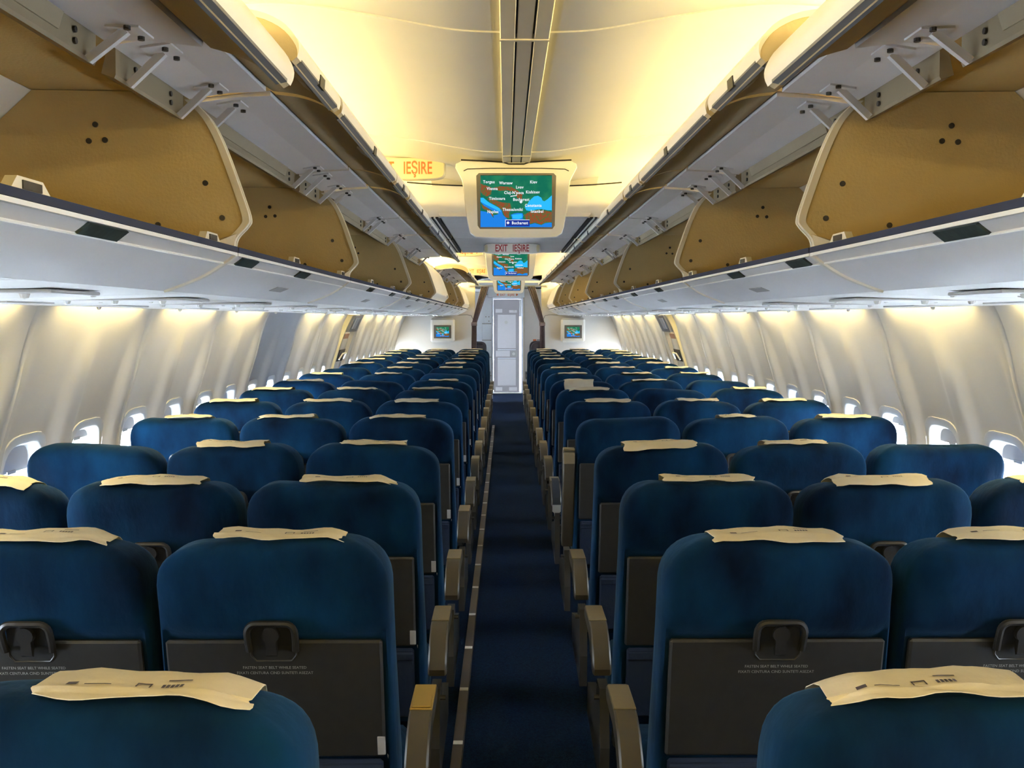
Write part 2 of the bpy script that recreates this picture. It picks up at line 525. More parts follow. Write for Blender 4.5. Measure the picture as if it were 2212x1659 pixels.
# forward ceiling over the entry
struct('ceiling_entry', 'ceiling_plastic', lambda b: b.box(-1.3, 1.3, Y_BULK+0.05, Y_END+0.4, 2.14, 2.17))

# ------------------------------------------------------------------ overhead bins
LIP = [(0.639, 1.716), (0.634, 1.745), (0.610, 1.772), (0.604, 1.790), (0.618, 1.838), (0.654, 1.941), (0.685, 2.003), (0.724, 2.043)]
OPEN = catmull(LIP, 4)
UNDER = catmull([(0.639, 1.712), (0.663, 1.694), (0.715, 1.663), (0.796, 1.632)], 4)
DOOR_IN_GREY = [(0.735, 2.052), (0.65, 2.066), (0.565, 2.070)]
DOOR_TAN = catmull([(0.565, 2.070), (0.50, 2.062), (0.45, 2.045), (0.418, 2.022)], 4)
DOOR_OUT = catmull([(0.408, 2.030), (0.410, 2.055), (0.440, 2.088), (0.50, 2.108), (0.62, 2.112), (0.740, 2.090)], 4)
PLAC = [1.45, 2.25, 2.86, 3.72, 4.30, 5.12, 5.95, 6.62, 7.50, 8.35, 9.15, 10.0, 10.8, 11.6, 12.4, 13.3]
STRK = [1.21, 1.95, 2.73, 3.50, 4.27, 5.10, 5.95, 6.80, 7.65, 8.5, 9.3, 10.2, 11.0, 11.9, 12.7]

def overhead_bin(sd, y0, y1, doors, label, group, closed=False, end=False, near=False):
    t = thing('overhead_bin', label, 'overhead bin', (sd*0.9, 0.5*(y0+y1), 1.63), group)
    S = lambda pr: [(sd*x, z) for x, z in pr]
    ya, yb = y0+0.004, y1-0.004
    # lower panel, valance
    def f(b):
        pr = UNDER[4:]
        b.prism_y(S(pr+[(x+0.004, z+0.012) for x, z in reversed(pr)]), ya+0.012, yb-0.012)
    part('lower_panel', 'bin_panel', t, f, True)
    def f(b):
        pr = UNDER[:5]
        b.prism_y(S(pr+[(x+0.010, z+0.008) for x, z in reversed(pr)]), ya+0.012, yb-0.012)
    part('valance', 'grey_plastic', t, f, True)
    part('valance_edge', 'white_edge', t, lambda b: b.tube([(sd*0.6625, ya, 1.6925), (sd*0.6625, yb, 1.6925)], 0.0024, 6))
    part('lip_strip', 'dark_strip', t, lambda b: b.box(sd*0.6325, sd*0.650, ya, yb, 1.7165, 1.7285))
    part('lip_edge', 'white_edge', t, lambda b: b.box(sd*0.634, sd*0.650, ya, yb, 1.7095, 1.7160))
    # seam trims at the forward end
    def f(b):
        pr = UNDER
        b.prism_y(S([(x-0.004, z-0.004) for x, z in pr]+[(x+0.004, z+0.010) for x, z in reversed(pr)]), yb-0.014, yb+0.0035)
    part('seam_trim', 'cream_plastic', t, f, True)
    # inner tray (shell)
    if not closed:
        part('bin_floor', 'tan_liner', t, lambda b: b.prism_y(S([(0.634, 1.729), (1.27, 1.76), (1.27, 1.74), (0.645, 1.7165)]), ya, yb))
        part('back_panel', 'cream_plastic', t, lambda b: b.prism_y(S([(1.27, 1.745), (1.26, 1.86), (1.172, 1.97), (1.068, 2.064), (1.075, 2.072), (1.182, 1.977), (1.275, 1.866), (1.285, 1.745)]), ya, yb))
        part('bin_top', 'tan_liner', t, lambda b: b.prism_y(S([(0.735, 2.062), (1.07, 2.066), (1.07, 2.078), (0.735, 2.074)]), ya, yb))
        poly = OPEN[1:]+[(0.75, 2.060), (1.066, 2.064), (1.17, 1.97), (1.258, 1.86), (1.268, 1.745), (0.66, 1.7305)]
        part('divider', 'tan_liner', t, lambda b: b.prism_y(S(poly), yb-0.020, yb-0.008))
        # ring trim: two cream beads with a groove between
        for dy, wd, dx in ((-0.024, 0.014, 0.0), (-0.010, 0.004, 0.003), (-0.006, 0.0095, 0.0)):
            def f(b):
                pr = [(x-0.003+dx, z) for x, z in OPEN[1:]]
                pr2 = [(x+0.012, z) for x, z in OPEN[1:]]
                b.prism_y(S(pr+list(reversed(pr2))), yb+dy, yb+dy+wd)
            part('edge_trim', 'trim_cream', t, f, True)
        # corner gusset
        part('gusset', 'tan_door', t, lambda b: b.add([(sd*0.636, yb-0.022, 1.73), (sd*0.628, yb-0.022, 1.756), (sd*0.640, yb-0.13, 1.73), (sd*0.70, yb-0.022, 1.735)], [(0, 1, 2), (0, 1, 3), (1, 2, 3), (0, 2, 3)]))
        for x, z in ((0.66, 1.79), (0.80, 1.775), (0.695, 1.865), (0.93, 1.99), (0.945, 1.955), (0.91, 1.957)):
            part('screw', 'bolt', t, lambda b: b.disc((sd*x, yb-0.0235, z), (0, 1, 0), 0.0062, 0.004, 10))
    else:
        def f(b):
            pr = OPEN[1:]+[(0.76, 2.075), (0.86, 2.105)]
            b.prism_y(S(pr+[(x+0.03, z) for x, z in reversed(pr)]), ya+0.015, yb)
        part('door', 'cream_plastic', t, f, True)
        def f(b):
            poly = OPEN+[(0.75, 2.060), (1.066, 2.064), (1.17, 1.97), (1.258, 1.86), (1.268, 1.745), (0.66, 1.718)]
            b.prism_y(S(poly), ya, ya+0.012)
        part('divider', 'tan_liner', t, f)
        part('latch', 'hatch_grey', t, lambda b: b.box(sd*0.598, sd*0.612, yb-0.26, yb-0.16, 1.776, 1.796, c=0.003))
        part('edge_trim', 'black_slot' if (sd > 0) else 'trim_cream', t,
             lambda b: b.prism_y(S([(x-0.002, z) for x, z in OPEN[1:]]+[(x+0.02, z) for x, z in reversed(OPEN[1:])]), ya, ya+0.014), True)  # right side: black strip paints the dark gap at the bin edge
    # top cove housing above the doors
    part('cove_housing', 'cream_plastic', t, lambda b: b.prism_y(S([(0.745, 2.080), (0.97, 2.100), (0.98, 2.12), (1.0, 2.12), (0.99, 2.078), (0.745, 2.066)]), ya, yb))
    # open doors
    if not closed:
        for d0, d1, sag in doors:
            a, c = d0+0.006, d1-0.006
            piv = (0.735, 2.052); ca, sa = math.cos(sag), math.sin(sag)
            def R(pr):      # rotate about the hinge, tip swings down by sag
                out = []
                for x, z in pr:
                    dx, dz = x-piv[0], z-piv[1]
                    out.append((sd*(piv[0]+dx*ca-dz*sa), piv[1]+dx*sa+dz*ca))
                return out
            def f(b):
                prof = [(0.735, 2.060), (0.565, 2.078)]+DOOR_TAN[1:]+DOOR_OUT
                b.prism_y(R(prof), a, c)
            d = part('door', 'tan_door', t, f, True, angle=0.6)
            def f(b):
                b.prism_y(R([(x-0.003, z+0.004) for x, z in DOOR_OUT[1:]]+[(x, z-0.006) for x, z in reversed(DOOR_OUT[1:])]), a-0.002, c+0.002)
            part('door_skin', 'cream_plastic', d, f, True, angle=0.6)
            def f(b):
                b.prism_y(R([(0.735, 2.050), (0.65, 2.063), (0.566, 2.067), (0.566, 2.079), (0.735, 2.062)]), a+0.004, c-0.004)
            part('inner_panel', 'grey_plastic', d, f)
            part('gasket', 'gasket', d, lambda b: b.prism_y(R([(0.424, 2.020), (0.406, 2.028), (0.407, 2.040), (0.426, 2.032)]), a+0.03, c-0.03))
            ym = 0.5*(a+c)
            def f(b):
                q = R([(0.440, 2.036), (0.404, 2.024), (0.402, 2.046), (0.44, 2.050)])
                b.prism_y(q, ym-0.022, ym+0.022)
            part('latch', 'black_slot', d, f)
            part('latch_plate', 'steel', d, lambda b: b.prism_y(R([(0.448, 2.036), (0.428, 2.022), (0.428, 2.028), (0.448, 2.042)]), ym-0.045, ym+0.032))
            # hinge arms near both ends
            for ys_, dr in ((a+0.075, 1), (c-0.075, -1)):
                def f(b):
                    p0 = Vector((0.732, 0, 1.998)); p1x, p1z = R([(0.668, 2.057)])[0]
                    p1 = Vector((abs(p1x), 0, p1z))
                    u = (p1-p0).normalized(); w = Vector((-u.z, 0, u.x))*0.0068
                    b.prism_y([(sd*q.x, q.z) for q in (p0-w, p1-w, p1+w, p0+w)], ys_-0.006, ys_+0.006)
                h = part('hinge_arm', 'metal_white', t, f)
                def f(b):
                    q = R([(0.695, 2.052), (0.640, 2.060), (0.640, 2.064), (0.695, 2.057)])
                    b.prism_y(q, ys_-0.045*(1 if dr > 0 else 0.5), ys_+0.045*(1 if dr < 0 else 0.5))
                part('bracket', 'metal_white', h, f)
                for by in (-0.030, 0.030):
                    def f(b):
                        q = R([(0.655, 2.0555)])[0]
                        b.disc((q[0], ys_+by, q[1]+0.002), (0, 0, -1), 0.006, 0.006, 8)
                    part('bolt', 'bolt', h, f)
                for bz in (2.036, 2.018):
                    part('bolt', 'bolt', h, lambda b: b.disc((sd*0.7375, ys_-0.04*dr*-1, bz), (-sd, 0, 0), 0.0055, 0.004, 8))
            # hinge rail between the arms
            def f(b):
                b.prism_y(S([(0.738, 2.060), (0.752, 2.058), (0.765, 2.008), (0.742, 2.000), (0.739, 2.006)]), a+0.03, c-0.03)
            part('hinge_rail', 'tan_rail', t, f)
            def f(b):
                b.prism_y(S([(0.727, 2.046), (0.738, 2.052), (0.744, 2.020), (0.736, 2.020)]), a+0.17, c-0.17)
            if c-a > 0.5: part('hinge_cover', 'tan_rail', t, f)
    for p in PLAC:
        if y0+0.1 < p < y1-0.1:
            def f(b):
                pr = UNDER[:5]
                q0 = (lerp(pr[0][0], pr[4][0], 0.12), lerp(pr[0][1], pr[4][1], 0.12)); q1 = (lerp(pr[0][0], pr[4][0], 0.95), lerp(pr[0][1], pr[4][1], 0.95))
                b.prism_y(S([(q0[0]-0.004, q0[1]-0.003), (q1[0]-0.004, q1[1]-0.003), (q1[0]+0.004, q1[1]+0.004), (q0[0]+0.004, q0[1]+0.004)]), p-0.07, p+0.07)
            part('row_placard', 'placard', t, f)
    if not closed:
        for p in STRK:
            if y0+0.05 < p < y1-0.05:
                part('striker', 'trim_cream', t, lambda b: b.prism_x([(p-0.05, 1.729), (p-0.035, 1.745), (p+0.03, 1.745), (p+0.05, 1.729)], sd*0.637, sd*0.652))
                part('striker_slot', 'black_slot', t, lambda b: b.box(sd*0.635, sd*0.640, p-0.024, p+0.024, 1.730, 1.741))
    part('air_slot', 'hatch_grey', t, lambda b: b.prism_y(S([(0.712, 1.662), (0.738, 1.652), (0.740, 1.657), (0.714, 1.668)]), 0.5*(y0+y1)-0.07, 0.5*(y0+y1)+0.07))
    # cove lamp of this bin
    part('lamp_tube', 'cove_tube', t, lambda b: b.tube([(sd*0.855, y0+0.03, 2.130), (sd*0.855, y1-0.03, 2.130)], 0.013, 8))
    for yy in (y0+0.012, y1-0.03):
        part('lamp_holder', 'cream_plastic', t, lambda b: b.box(sd*0.84, sd*0.87, yy, yy+0.018, 2.09, 2.15))
    return t

SAG = math.radians(9.5)
BINS_L = [(0.10, 2.12, [(0.62, 1.69, SAG), (1.70, 2.13, 0)], 0), (2.12, 3.64, [(2.15, 3.21, 0), (3.22, 3.63, 0)], 0), (3.64, 5.67, [(3.66, 4.72, 0), (4.73, 5.66, 0)], 0),
          (5.67, 7.70, [(5.69, 6.74, 0), (6.75, 7.69, 0)], 0), (7.70, 9.40, [], 1), (9.40, 11.30, [(9.42, 10.4, 0), (10.42, 11.28, 0)], 0), (11.30, 13.05, [(11.32, 12.2, 0), (12.21, 13.03, 0)], 0), (13.05, 14.93, [], 1)]
BINS_R = [(0.10, 2.12, [(0.62, 1.69, SAG), (1.70, 2.13, 0)], 0), (2.12, 3.64, [(2.15, 3.21, 0), (3.22, 3.63, 0)], 0), (3.64, 5.67, [(3.66, 4.72, 0), (4.73, 5.66, 0)], 0),
          (5.67, 7.70, [(5.69, 6.74, 0), (6.75, 7.69, 0)], 0), (7.70, 9.73, [(7.72, 8.77, 0), (8.78, 9.72, 0)], 0), (9.73, 11.76, [(9.75, 10.8, 0), (10.81, 11.75, 0)], 0), (11.76, 13.0, [(11.78, 12.98, 0)], 0), (13.0, 14.93, [], 1)]
for sd, L in ((-1, BINS_L), (1, BINS_R)):
    n = len(L)
    for i, (y0, y1, doors, closed) in enumerate(L):
        lab = '%s overhead bin, %s from the bulkhead, %s of the aisle facing the cockpit' % ('closed cream' if closed else 'open tan-lined', ORD[n-i], side_word(sd))
        overhead_bin(sd, y0, y1, doors, lab, 'overhead bins', bool(closed))

# ------------------------------------------------------------------ passenger service panels below the bins
ROWS = [1.08, 1.89, 2.57, 3.34, 4.27, 5.14, 6.02, 6.84, 7.71, 8.66, 9.62, 10.55, 11.42, 12.28, 13.14, 13.98]
NR = len(ROWS)
def psu_z(x): return lerp(1.632, 1.612, (x-0.796)/(1.53-0.796))
ps = [-0.30]+[0.5*(a+b)+0.35 for a, b in zip(ROWS, ROWS[1:])]
ps = [-0.5, 0.55]+[r+0.42 for r in ROWS[:-1]]+[14.94]
for sd in (-1, 1):
    for i, (y0, y1) in enumerate(zip(ps, ps[1:])):
        k = len(ps)-1-i
        t = thing('service_panel', 'pale grey service panel over the seats, %s behind the bulkhead, %s side facing the cockpit' % (ORD[k], side_word(sd)), 'service panel', (sd*1.15, 0.5*(y0+y1), 1.61), 'passenger service panels under the bins')
        part('panel', 'wall_plastic', t, lambda b: b.prism_y([(sd*0.798, psu_z(0.798)), (sd*1.512, psu_z(1.512)), (sd*1.514, psu_z(1.512)+0.005), (sd*0.80, psu_z(0.8)+0.004)], y0+0.0025, y1-0.0025))
        ym = 0.5*(y0+y1)
        part('lamp_strip', 'grey_plastic', t, lambda b: b.box(sd*0.90, sd*1.30, ym-0.10, ym+0.12, psu_z(1.1)-0.0045, psu_z(1.1)+0.003, c=0.002))
        for q in range(3):
            part('reading_light', 'white_edge', t, lambda b: b.ball((sd*(0.98+0.13*q), ym-0.04, psu_z(1.1)-0.005), 0.011, 8))
            part('air_nozzle', 'white_edge', t, lambda b: b.ball((sd*(0.95+0.15*q), ym+0.20, psu_z(1.05)-0.001), 0.008, 8))
        part('call_panel', 'bin_panel', t, lambda b: b.box(sd*1.34, sd*1.48, ym-0.16, ym+0.10, psu_z(1.41)-0.003, psu_z(1.41)+0.004, c=0.001))
        part('clip', 'white_edge', t, lambda b: b.ball((sd*1.50, ym+0.05, psu_z(1.50)-0.002), 0.009, 8))
        # housing above the panel that carries the wall wash lamp
    part_parent = None
for sd in (-1, 1):
    for k in range(-3, 12):
        y0 = SEAM0+PANEL*k
        if y0+PANEL > Y_BULK+0.1: continue
        on = not (sd < 0 and k == 3)
        part('lamp_tube', 'wash_tube' if on else 'metal_white', WALLS[sd], lambda b: b.tube([(sd*1.552, y0+0.15, 1.656), (sd*1.552, y0+PANEL-0.15, 1.656)], 0.010, 8))
        for yy in (y0+0.07, y0+PANEL-0.14):
            part('lamp_holder', 'white_edge', WALLS[sd], lambda b: b.box(sd*1.52, sd*1.572, yy, yy+0.07, 1.635, 1.69))
    struct('trim_%d' % (1 if sd < 0 else 2), 'shell_inner', lambda b: b.prism_y([(sd*1.30, 1.66), (sd*1.50, 1.71), (sd*1.515, 1.72), (sd*1.505, 1.74), (sd*1.28, 1.72)], Y_BACK+0.02, Y_BULK-0.01))

# ------------------------------------------------------------------ seats
ZT = 1.120
def back_y(z): return 0.17*(ZT-z)
def back_dims(z):
    """half width, half thickness of the backrest at height z"""
    w = lerp(0.246, 0.238, sstep(0.5, 1.0, z)); r = 0.105; rt = 0.052
    t = 0.056
    if z > ZT-r:
        q = min(1.0, (z-(ZT-r))/r); w = w-0.105*(1-math.sqrt(max(0, 1-q**2.6)))
    if z > ZT-rt:
        q = min(1.0, (z-(ZT-rt))/rt); t = t*math.sqrt(max(0.0, 1-q**2.4))
    return w, t
def back_bulge(x, z): return 0.024*max(sstep(0.905, 0.945, z), sstep(0.216, 0.230, abs(x)))
def backrest(b, seed=0):
    rnd = random.Random(seed)
    ph = [rnd.uniform(0, 6.28) for _ in range(6)]
    zs = [0.40, 0.45, 0.55, 0.65, 0.75, 0.82, 0.87, 0.90, 0.912, 0.924, 0.936, 0.95, 0.97, 0.99, 1.01, 1.03, 1.05, 1.065, 1.08, 1.09, 1.10, 1.107, 1.113, 1.117, 1.1193, 1.12]
    N = 44; rows = []
    for z in zs:
        w, t = back_dims(z); row = []
        for k in range(N):
            a = 2*math.pi*k/N; c, s_ = math.cos(a), math.sin(a); e = 2/5.0
            x = w*math.copysign(abs(c)**e, c); y = max(t, 0.002)*math.copysign(abs(s_)**e, s_)
            yy = back_y(z)+0.056+y
            if s_ < -0.02: yy -= back_bulge(x, z)
            fold = 0.0035*math.sin(x*34+ph[0])*math.sin(z*9+ph[1])+0.0025*math.sin(x*60+ph[2]+z*8)+0.004*math.sin(x*13+ph[3])*math.sin(z*14+ph[4])
            if s_ < -0.02 and z > 0.93: yy += fold*sstep(0.93, 0.98, z)*sstep(1.115, 1.06, z)
            row.append((x, yy, z+(0.006*math.sin(x*11+ph[5])*sstep(1.02, 1.12, z))))
        rows.append(row)
    b.grid(rows, close=True)
    n = len(b.v); b.f.append(tuple(range(N))); b.m.append(0); b.f.append(tuple(range(n-N, n))); b.m.append(0)
def shear(b, d=0.0): return b.map(lambda x, y, z: (x, y+back_y(z)+d, z))

SM = {}
SM['backrest'] = [(lambda b: (backrest(b, i), b)[1])(MB()).mesh('backrest', 'blue_velour', True, 1.2) for i in range(6)]
SM['backrest_dark'] = (lambda b: (backrest(b, 9), b)[1])(MB()).mesh('backrest', 'dark_seat', True, 1.2)
SM['tray'] = shear(MB().box(-0.222, 0.222, -0.020, -0.002, 0.645, 0.912, c=0.005)).mesh('tray_table', 'tray_plastic')
b = MB(); b.box(0.206, 0.2225, -0.023, -0.019, 0.652, 0.694, c=0.001); SM['tag'] = shear(b).mesh('corner_tag', 'silver_tag')
b = MB(); b.box(-0.215, 0.215, -0.016, 0.0, 0.42, 0.635, c=0.006); b.box(-0.215, 0.215, -0.022, -0.012, 0.60, 0.625, c=0.004); SM['pocket'] = shear(b).mesh('magazine_pocket', 'pocket_cloth')
pts = [(-0.047, -0.024, 0.893), (-0.0485, -0.028, 0.915)]+[(-0.0295-0.019*math.cos(q*math.pi/10), -0.031, 0.934+0.021*math.sin(q*math.pi/10)) for q in range(6)]
pts = pts+[(-x, y, z) for x, y, z in reversed(pts)]
b = MB(); b.tube(pts, 0.0075, 8); b.box(-0.042, 0.042, -0.024, -0.018, 0.905, 0.950, mi=1); SM['latchframe'] = shear(b, -0.004).mesh('latch_frame', ['latch_plastic', 'black_slot'], True)
b = MB(); b.disc((0, -0.026, 0.931), (0, -1, 0), 0.0175, 0.012, 16); b.prism_x([(-0.037, 0.936), (-0.037, 0.888), (-0.031, 0.884), (-0.024, 0.90), (-0.026, 0.936)], -0.011, 0.011); SM['latch'] = shear(b, -0.004).mesh('tray_latch', 'latch_plastic', True, 0.5)
b = MB(); b.tube([(-0.046, -0.0205, 0.905), (-0.046, -0.0205, 0.880), (-0.036, -0.0205, 0.868), (0.036, -0.0205, 0.868), (0.046, -0.0205, 0.880), (0.046, -0.0205, 0.905)], 0.0022, 6); SM['recess'] = shear(b).mesh('latch_recess', 'latch_plastic', True)
b = MB(); b.box(-0.228, 0.228, 0.20, 0.64, 0.375, 0.475, c=0.03); b.box(-0.222, 0.222, 0.20, 0.60, 0.33, 0.38, c=0.01); SM['cushion'] = b.mesh('seat_cushion', 'blue_velour', True, 0.9)
b = MB(); b.box(-0.235, 0.235, 0.22, 0.27, 0.27, 0.325, c=0.008); SM['beam'] = b.mesh('seat_beam', 'frame_dark')
def leg(b):
    b.prism_x([(0.20, 0.0), (0.64, 0.0), (0.64, 0.03), (0.56, 0.06), (0.56, 0.27), (0.50, 0.27), (0.50, 0.10), (0.30, 0.23), (0.28, 0.27), (0.22, 0.27), (0.22, 0.04), (0.20, 0.03)], -0.02, 0.02)
b = MB(); leg(b); SM['leg'] = b.mesh('leg', 'frame_dark')
ARM = [(0.215, 0.500), (0.210, 0.520), (0.230, 0.555), (0.275, 0.595), (0.330, 0.620), (0.36, 0.624), (0.515, 0.624), (0.535, 0.612), (0.535, 0.590), (0.515, 0.578), (0.38, 0.572), (0.32, 0.552), (0.285, 0.520), (0.270, 0.500)]
def bev_prism(b, prof, hw, c=0.005, mi=0):
    cy = sum(p[0] for p in prof)/len(prof); cz = sum(p[1] for p in prof)/len(prof)
    ins = []
    n = len(prof)
    for i in range(n):
        a = Vector(prof[i-1]); m_ = Vector(prof[i]); d_ = Vector(prof[(i+1) % n])
        e1 = (m_-a).normalized(); e2 = (d_-m_).normalized(); nn = Vector((e1.y+e2.y, -(e1.x+e2.x)))
        if nn.length < 1e-6: nn = Vector((e1.y, -e1.x))
        nn.normalize(); ins.append(tuple(m_+nn*c))
    rows = [[(-hw, y, z) for y, z in ins], [(-hw+c, y, z) for y, z in prof], [(hw-c, y, z) for y, z in prof], [(hw, y, z) for y, z in ins]]
    b.grid(rows, mi, close=True); k = len(b.v)
    b.f.append(tuple(range(k-4*n, k-3*n))); b.m.append(mi); b.f.append(tuple(range(k-n, k))); b.m.append(mi)
b = MB(); bev_prism(b, ARM, 0.028); SM['arm'] = b.mesh('armrest', 'arm_plastic', True, 0.6)
b = MB(); bev_prism(b, ARM, 0.019); SM['arm_mid'] = b.mesh('armrest', 'arm_plastic', True, 0.6)
b = MB(); b.box(-0.0275, 0.0275, 0.355, 0.505, 0.621, 0.6265, c=0.0015); SM['armcap'] = b.mesh('arm_cap', 'arm_cap')
b = MB(); b.box(-0.0275, 0.0275, 0.355, 0.510, 0.621, 0.6265, c=0.0015); b.box(-0.023, 0.023, 0.36, 0.43, 0.626, 0.631, c=0.002); SM['armcap_gold'] = b.mesh('ashtray_lid', 'gold_lid')
b = MB(); b.prism_x([(0.17, 0.18), (0.60, 0.22), (0.60, 0.33), (0.30, 0.40), (0.27, 0.47), (0.19, 0.47), (0.16, 0.30)], -0.014, 0.014); SM['endplate'] = b.mesh('end_panel', 'frame_dark')
b = MB(); b.disc((-0.03, 0.20, 0.44), (1, 0, 0), 0.008, 0.06, 8); SM['endfoot'] = b.mesh('pivot', 'frame_dark')
# tray arm (pale metal side arm under the tray)
b = MB(); b.tube([(0.2285, -0.004, 0.645), (0.229, 0.0, 0.625), (0.229, 0.02, 0.58), (0.229, 0.05, 0.50), (0.229, 0.10, 0.42)], 0.005, 8); SM['trayarm'] = shear(b).mesh('tray_arm', 'metal_white', True)
v, fcs = text_verts('FASTEN SEAT BELT WHILE SEATED', 0.0085)
v2, f2 = text_verts('FIXATI CENTURA CIND SUNTETI ASEZAT', 0.0085)
b = MB(); b.add([(x, -0.0206, 0.853+y) for x, y in v], fcs); b.add([(x, -0.0206, 0.841+y) for x, y in v2], f2)
SM['traytext'] = shear(b).mesh('tray_lettering', 'tray_ink')
# raised armrest
b = MB(); bev_prism(b, [(0.14, 0.50), (0.10, 0.56), (0.02, 0.93), (0.03, 0.965), (0.085, 0.975), (0.11, 0.95), (0.16, 0.60), (0.20, 0.52)], 0.027); SM['arm_up'] = b.mesh('armrest', 'arm_plastic', True, 0.6)
b = MB(); b.box(-0.026, 0.026, 0.030, 0.082, 0.9685, 0.979, c=0.002); b.box(-0.026, 0.026, 0.020, 0.028, 0.91, 0.96, c=0.002); SM['armcap_up'] = b.mesh('arm_cap', 'arm_cap')

def aisle_text(sd): return '%s of the aisle facing the cockpit' % side_word(sd)
def seat(sd, j, i, y):
    """sd side, j 0 aisle 1 middle 2 window, i row index (0 = farthest aft)"""
    pos = ('aisle', 'middle', 'window')[j]
    x = sd*(0.518+0.495*j)
    t = thing('passenger_seat', 'blue velour %s seat %s, %s row behind the bulkhead' % (pos, aisle_text(sd), ORD[NR-i]), 'seat', (x, y, 0), 'blue airline seats in rows')
    link('backrest', SM['backrest'][random.randrange(6)], t)
    tr = link('tray_table', SM['tray'], t); link('corner_tag', SM['tag'], tr)
    if i < 5: link('tray_lettering', SM['traytext'], tr); link('latch_recess', SM['recess'], tr)
    lf = link('latch_frame', SM['latchframe'], t); link('tray_latch', SM['latch'], lf)
    link('magazine_pocket', SM['pocket'], t); link('seat_cushion', SM['cushion'], t); link('seat_beam', SM['beam'], t); link('seat_beam', SM['beam'], t, (0, 0.30, 0))
    o = link('tray_arm', SM['trayarm'], t)
    if j == 0:
        link('leg', SM['leg'], t, (0, 0, 0))
        if sd > 0 and i == 4:
            a = link('armrest', SM['arm_up'], t, (-sd*0.27, 0, 0)); link('arm_cap', SM['armcap_up'], a)
        else:
            a = link('armrest', SM['arm'], t, (-sd*0.27, 0, 0))
            if sd < 0 and i == 1: link('ashtray_lid', SM['armcap_gold'], a)
            else: link('arm_cap', SM['armcap'], a)
        link('end_panel', SM['endplate'], t, (-sd*0.266, 0, 0)); link('pivot', SM['endfoot'], t, (-sd*0.266, 0, 0))
    if j == 2: link('leg', SM['leg'], t, (0, 0, 0))
    a = link('armrest', SM['arm_mid'], t, (sd*0.245, 0.03, -0.004))
    return t
for sd in (-1, 1):
    for i, y in enumerate(ROWS):
        for j in range(3):
            seat(sd, j, i, y)

# ------------------------------------------------------------------ headrest covers
def cover(sd, j, i, y, dx, hw, hang, skew, front=0.13, seed=0):
    rnd = random.Random(seed*31+7)
    pos = ('aisle', 'middle', 'window')[j]
    x0 = sd*(0.518+0.495*j)
    ph = [rnd.uniform(0, 6.28) for _ in range(5)]
    nx = 17; cols = []
    def y_ext(x, z):
        w, t = back_dims(z); return t*max(0.0, 1-min(1, abs(x)/w)**5)**0.2
    for k in range(nx):
        u = -1+2*k/(nx-1)
        x = dx+u*hw
        xs = max(-0.15, min(0.15, x))
        hg = max(0.0015, hang+skew*u+0.0015*math.sin(u*5+ph[0]))
        if abs(u) > 0.9: hg *= 0.8
        path = []
        zz = [ZT-hg, ZT-0.66*hg, ZT-0.4*hg, ZT-0.2*hg, ZT-0.08*hg, ZT-0.02*hg, ZT]
        for z in zz:
            w, t = back_dims(min(z, ZT))
            path.append((back_y(z)+0.056-y_ext(xs, z)-back_bulge(xs, z), z, -1))
        for z in (ZT, ZT-0.002, ZT-0.008, ZT-0.02, ZT-0.05, ZT-front):
            path.append((back_y(z)+0.056+y_ext(xs, z), z, 1))
        # corner droop of the seat top follows the rounded shoulder
        drop = 0.0
        if abs(x) > 0.12: drop = 0.35*(abs(x)-0.12)
        wz = 0.006*math.sin(xs*11)
        col = []
        for m_, (yy, z, sg) in enumerate(path):
            lift = 0.0055+0.0065*abs(((u*1.1+ph[1]) % 2)-1)*(1 if m_ in range(4, 11) else 0.15)+0.0012*math.sin(u*9+ph[2]+m_)
            col.append((x+0.004*math.sin(m_+ph[3])*abs(u), yy+sg*0.007, z+lift-drop+0.004))
        cols.append(col)
    b = MB(); b.grid(cols)
    b2 = [[(p[0], p[1], p[2]+0.0012) for p in c] for c in cols]
    b.grid(b2)
    edge = lambda A, B: b.grid([A, B])
    edge(cols[0], b2[0]); edge(cols[-1], b2[-1])
    edge([c[0] for c in cols], [c[0] for c in b2]); edge([c[-1] for c in cols], [c[-1] for c in b2])
    o = b.build('headrest_cover', 'paper', None, True, angle=1.2)
    o.location = (x0, y, 0)
    tag(o, 'paper headrest cover on %s seat, %s side facing the cockpit, %s row behind bulkhead' % (pos, side_word(sd), ORD[NR-i]), 'headrest cover', 'paper headrest covers on the seats')
    # small printed marks
    if i < 5:
        def mark(bb, u0, u1, m0, m1):
            def P(u, m_):
                fu = (u+1)/2*(nx-1); k0 = min(nx-2, int(fu)); fr = fu-k0; mi_ = min(len(b2[0])-2, int(m_)); fm = m_-mi_
                a = Vector(b2[k0][mi_]).lerp(Vector(b2[k0+1][mi_]), fr); c = Vector(b2[k0][mi_+1]).lerp(Vector(b2[k0+1][mi_+1]), fr)
                return a.lerp(c, fm)+Vector((0, -0.0008, 0.0014))
            n = 4; A = [P(lerp(u0, u1, q/n), m0) for q in range(n+1)]; B = [P(lerp(u0, u1, q/n), m1) for q in range(n+1)]
            bb.grid([A, B])
        bb = MB()
        s0 = rnd.uniform(-0.05, 0.25)
        for q in range(5):      # a short word of blurred letters
            mark(bb, s0+0.10+0.042*q, s0+0.10+0.042*q+0.030, 5.92, 6.22)
        mark(bb, s0-0.14, s0+0.0, 5.80, 5.88); mark(bb, s0-0.14, s0+0.0, 6.22, 6.30); mark(bb, s0-0.14, s0-0.125, 5.80, 6.3); mark(bb, s0-0.015, s0, 5.80, 6.3)
        mark(bb, s0+0.12, s0+0.34, 6.50, 6.58)
        mark(bb, -0.72, -0.62, 5.85, 6.2); mark(bb, -0.55, -0.30, 5.95, 6.05)
        p = link('printed_mark', bb.mesh('printed_mark', 'print_ink'), o)
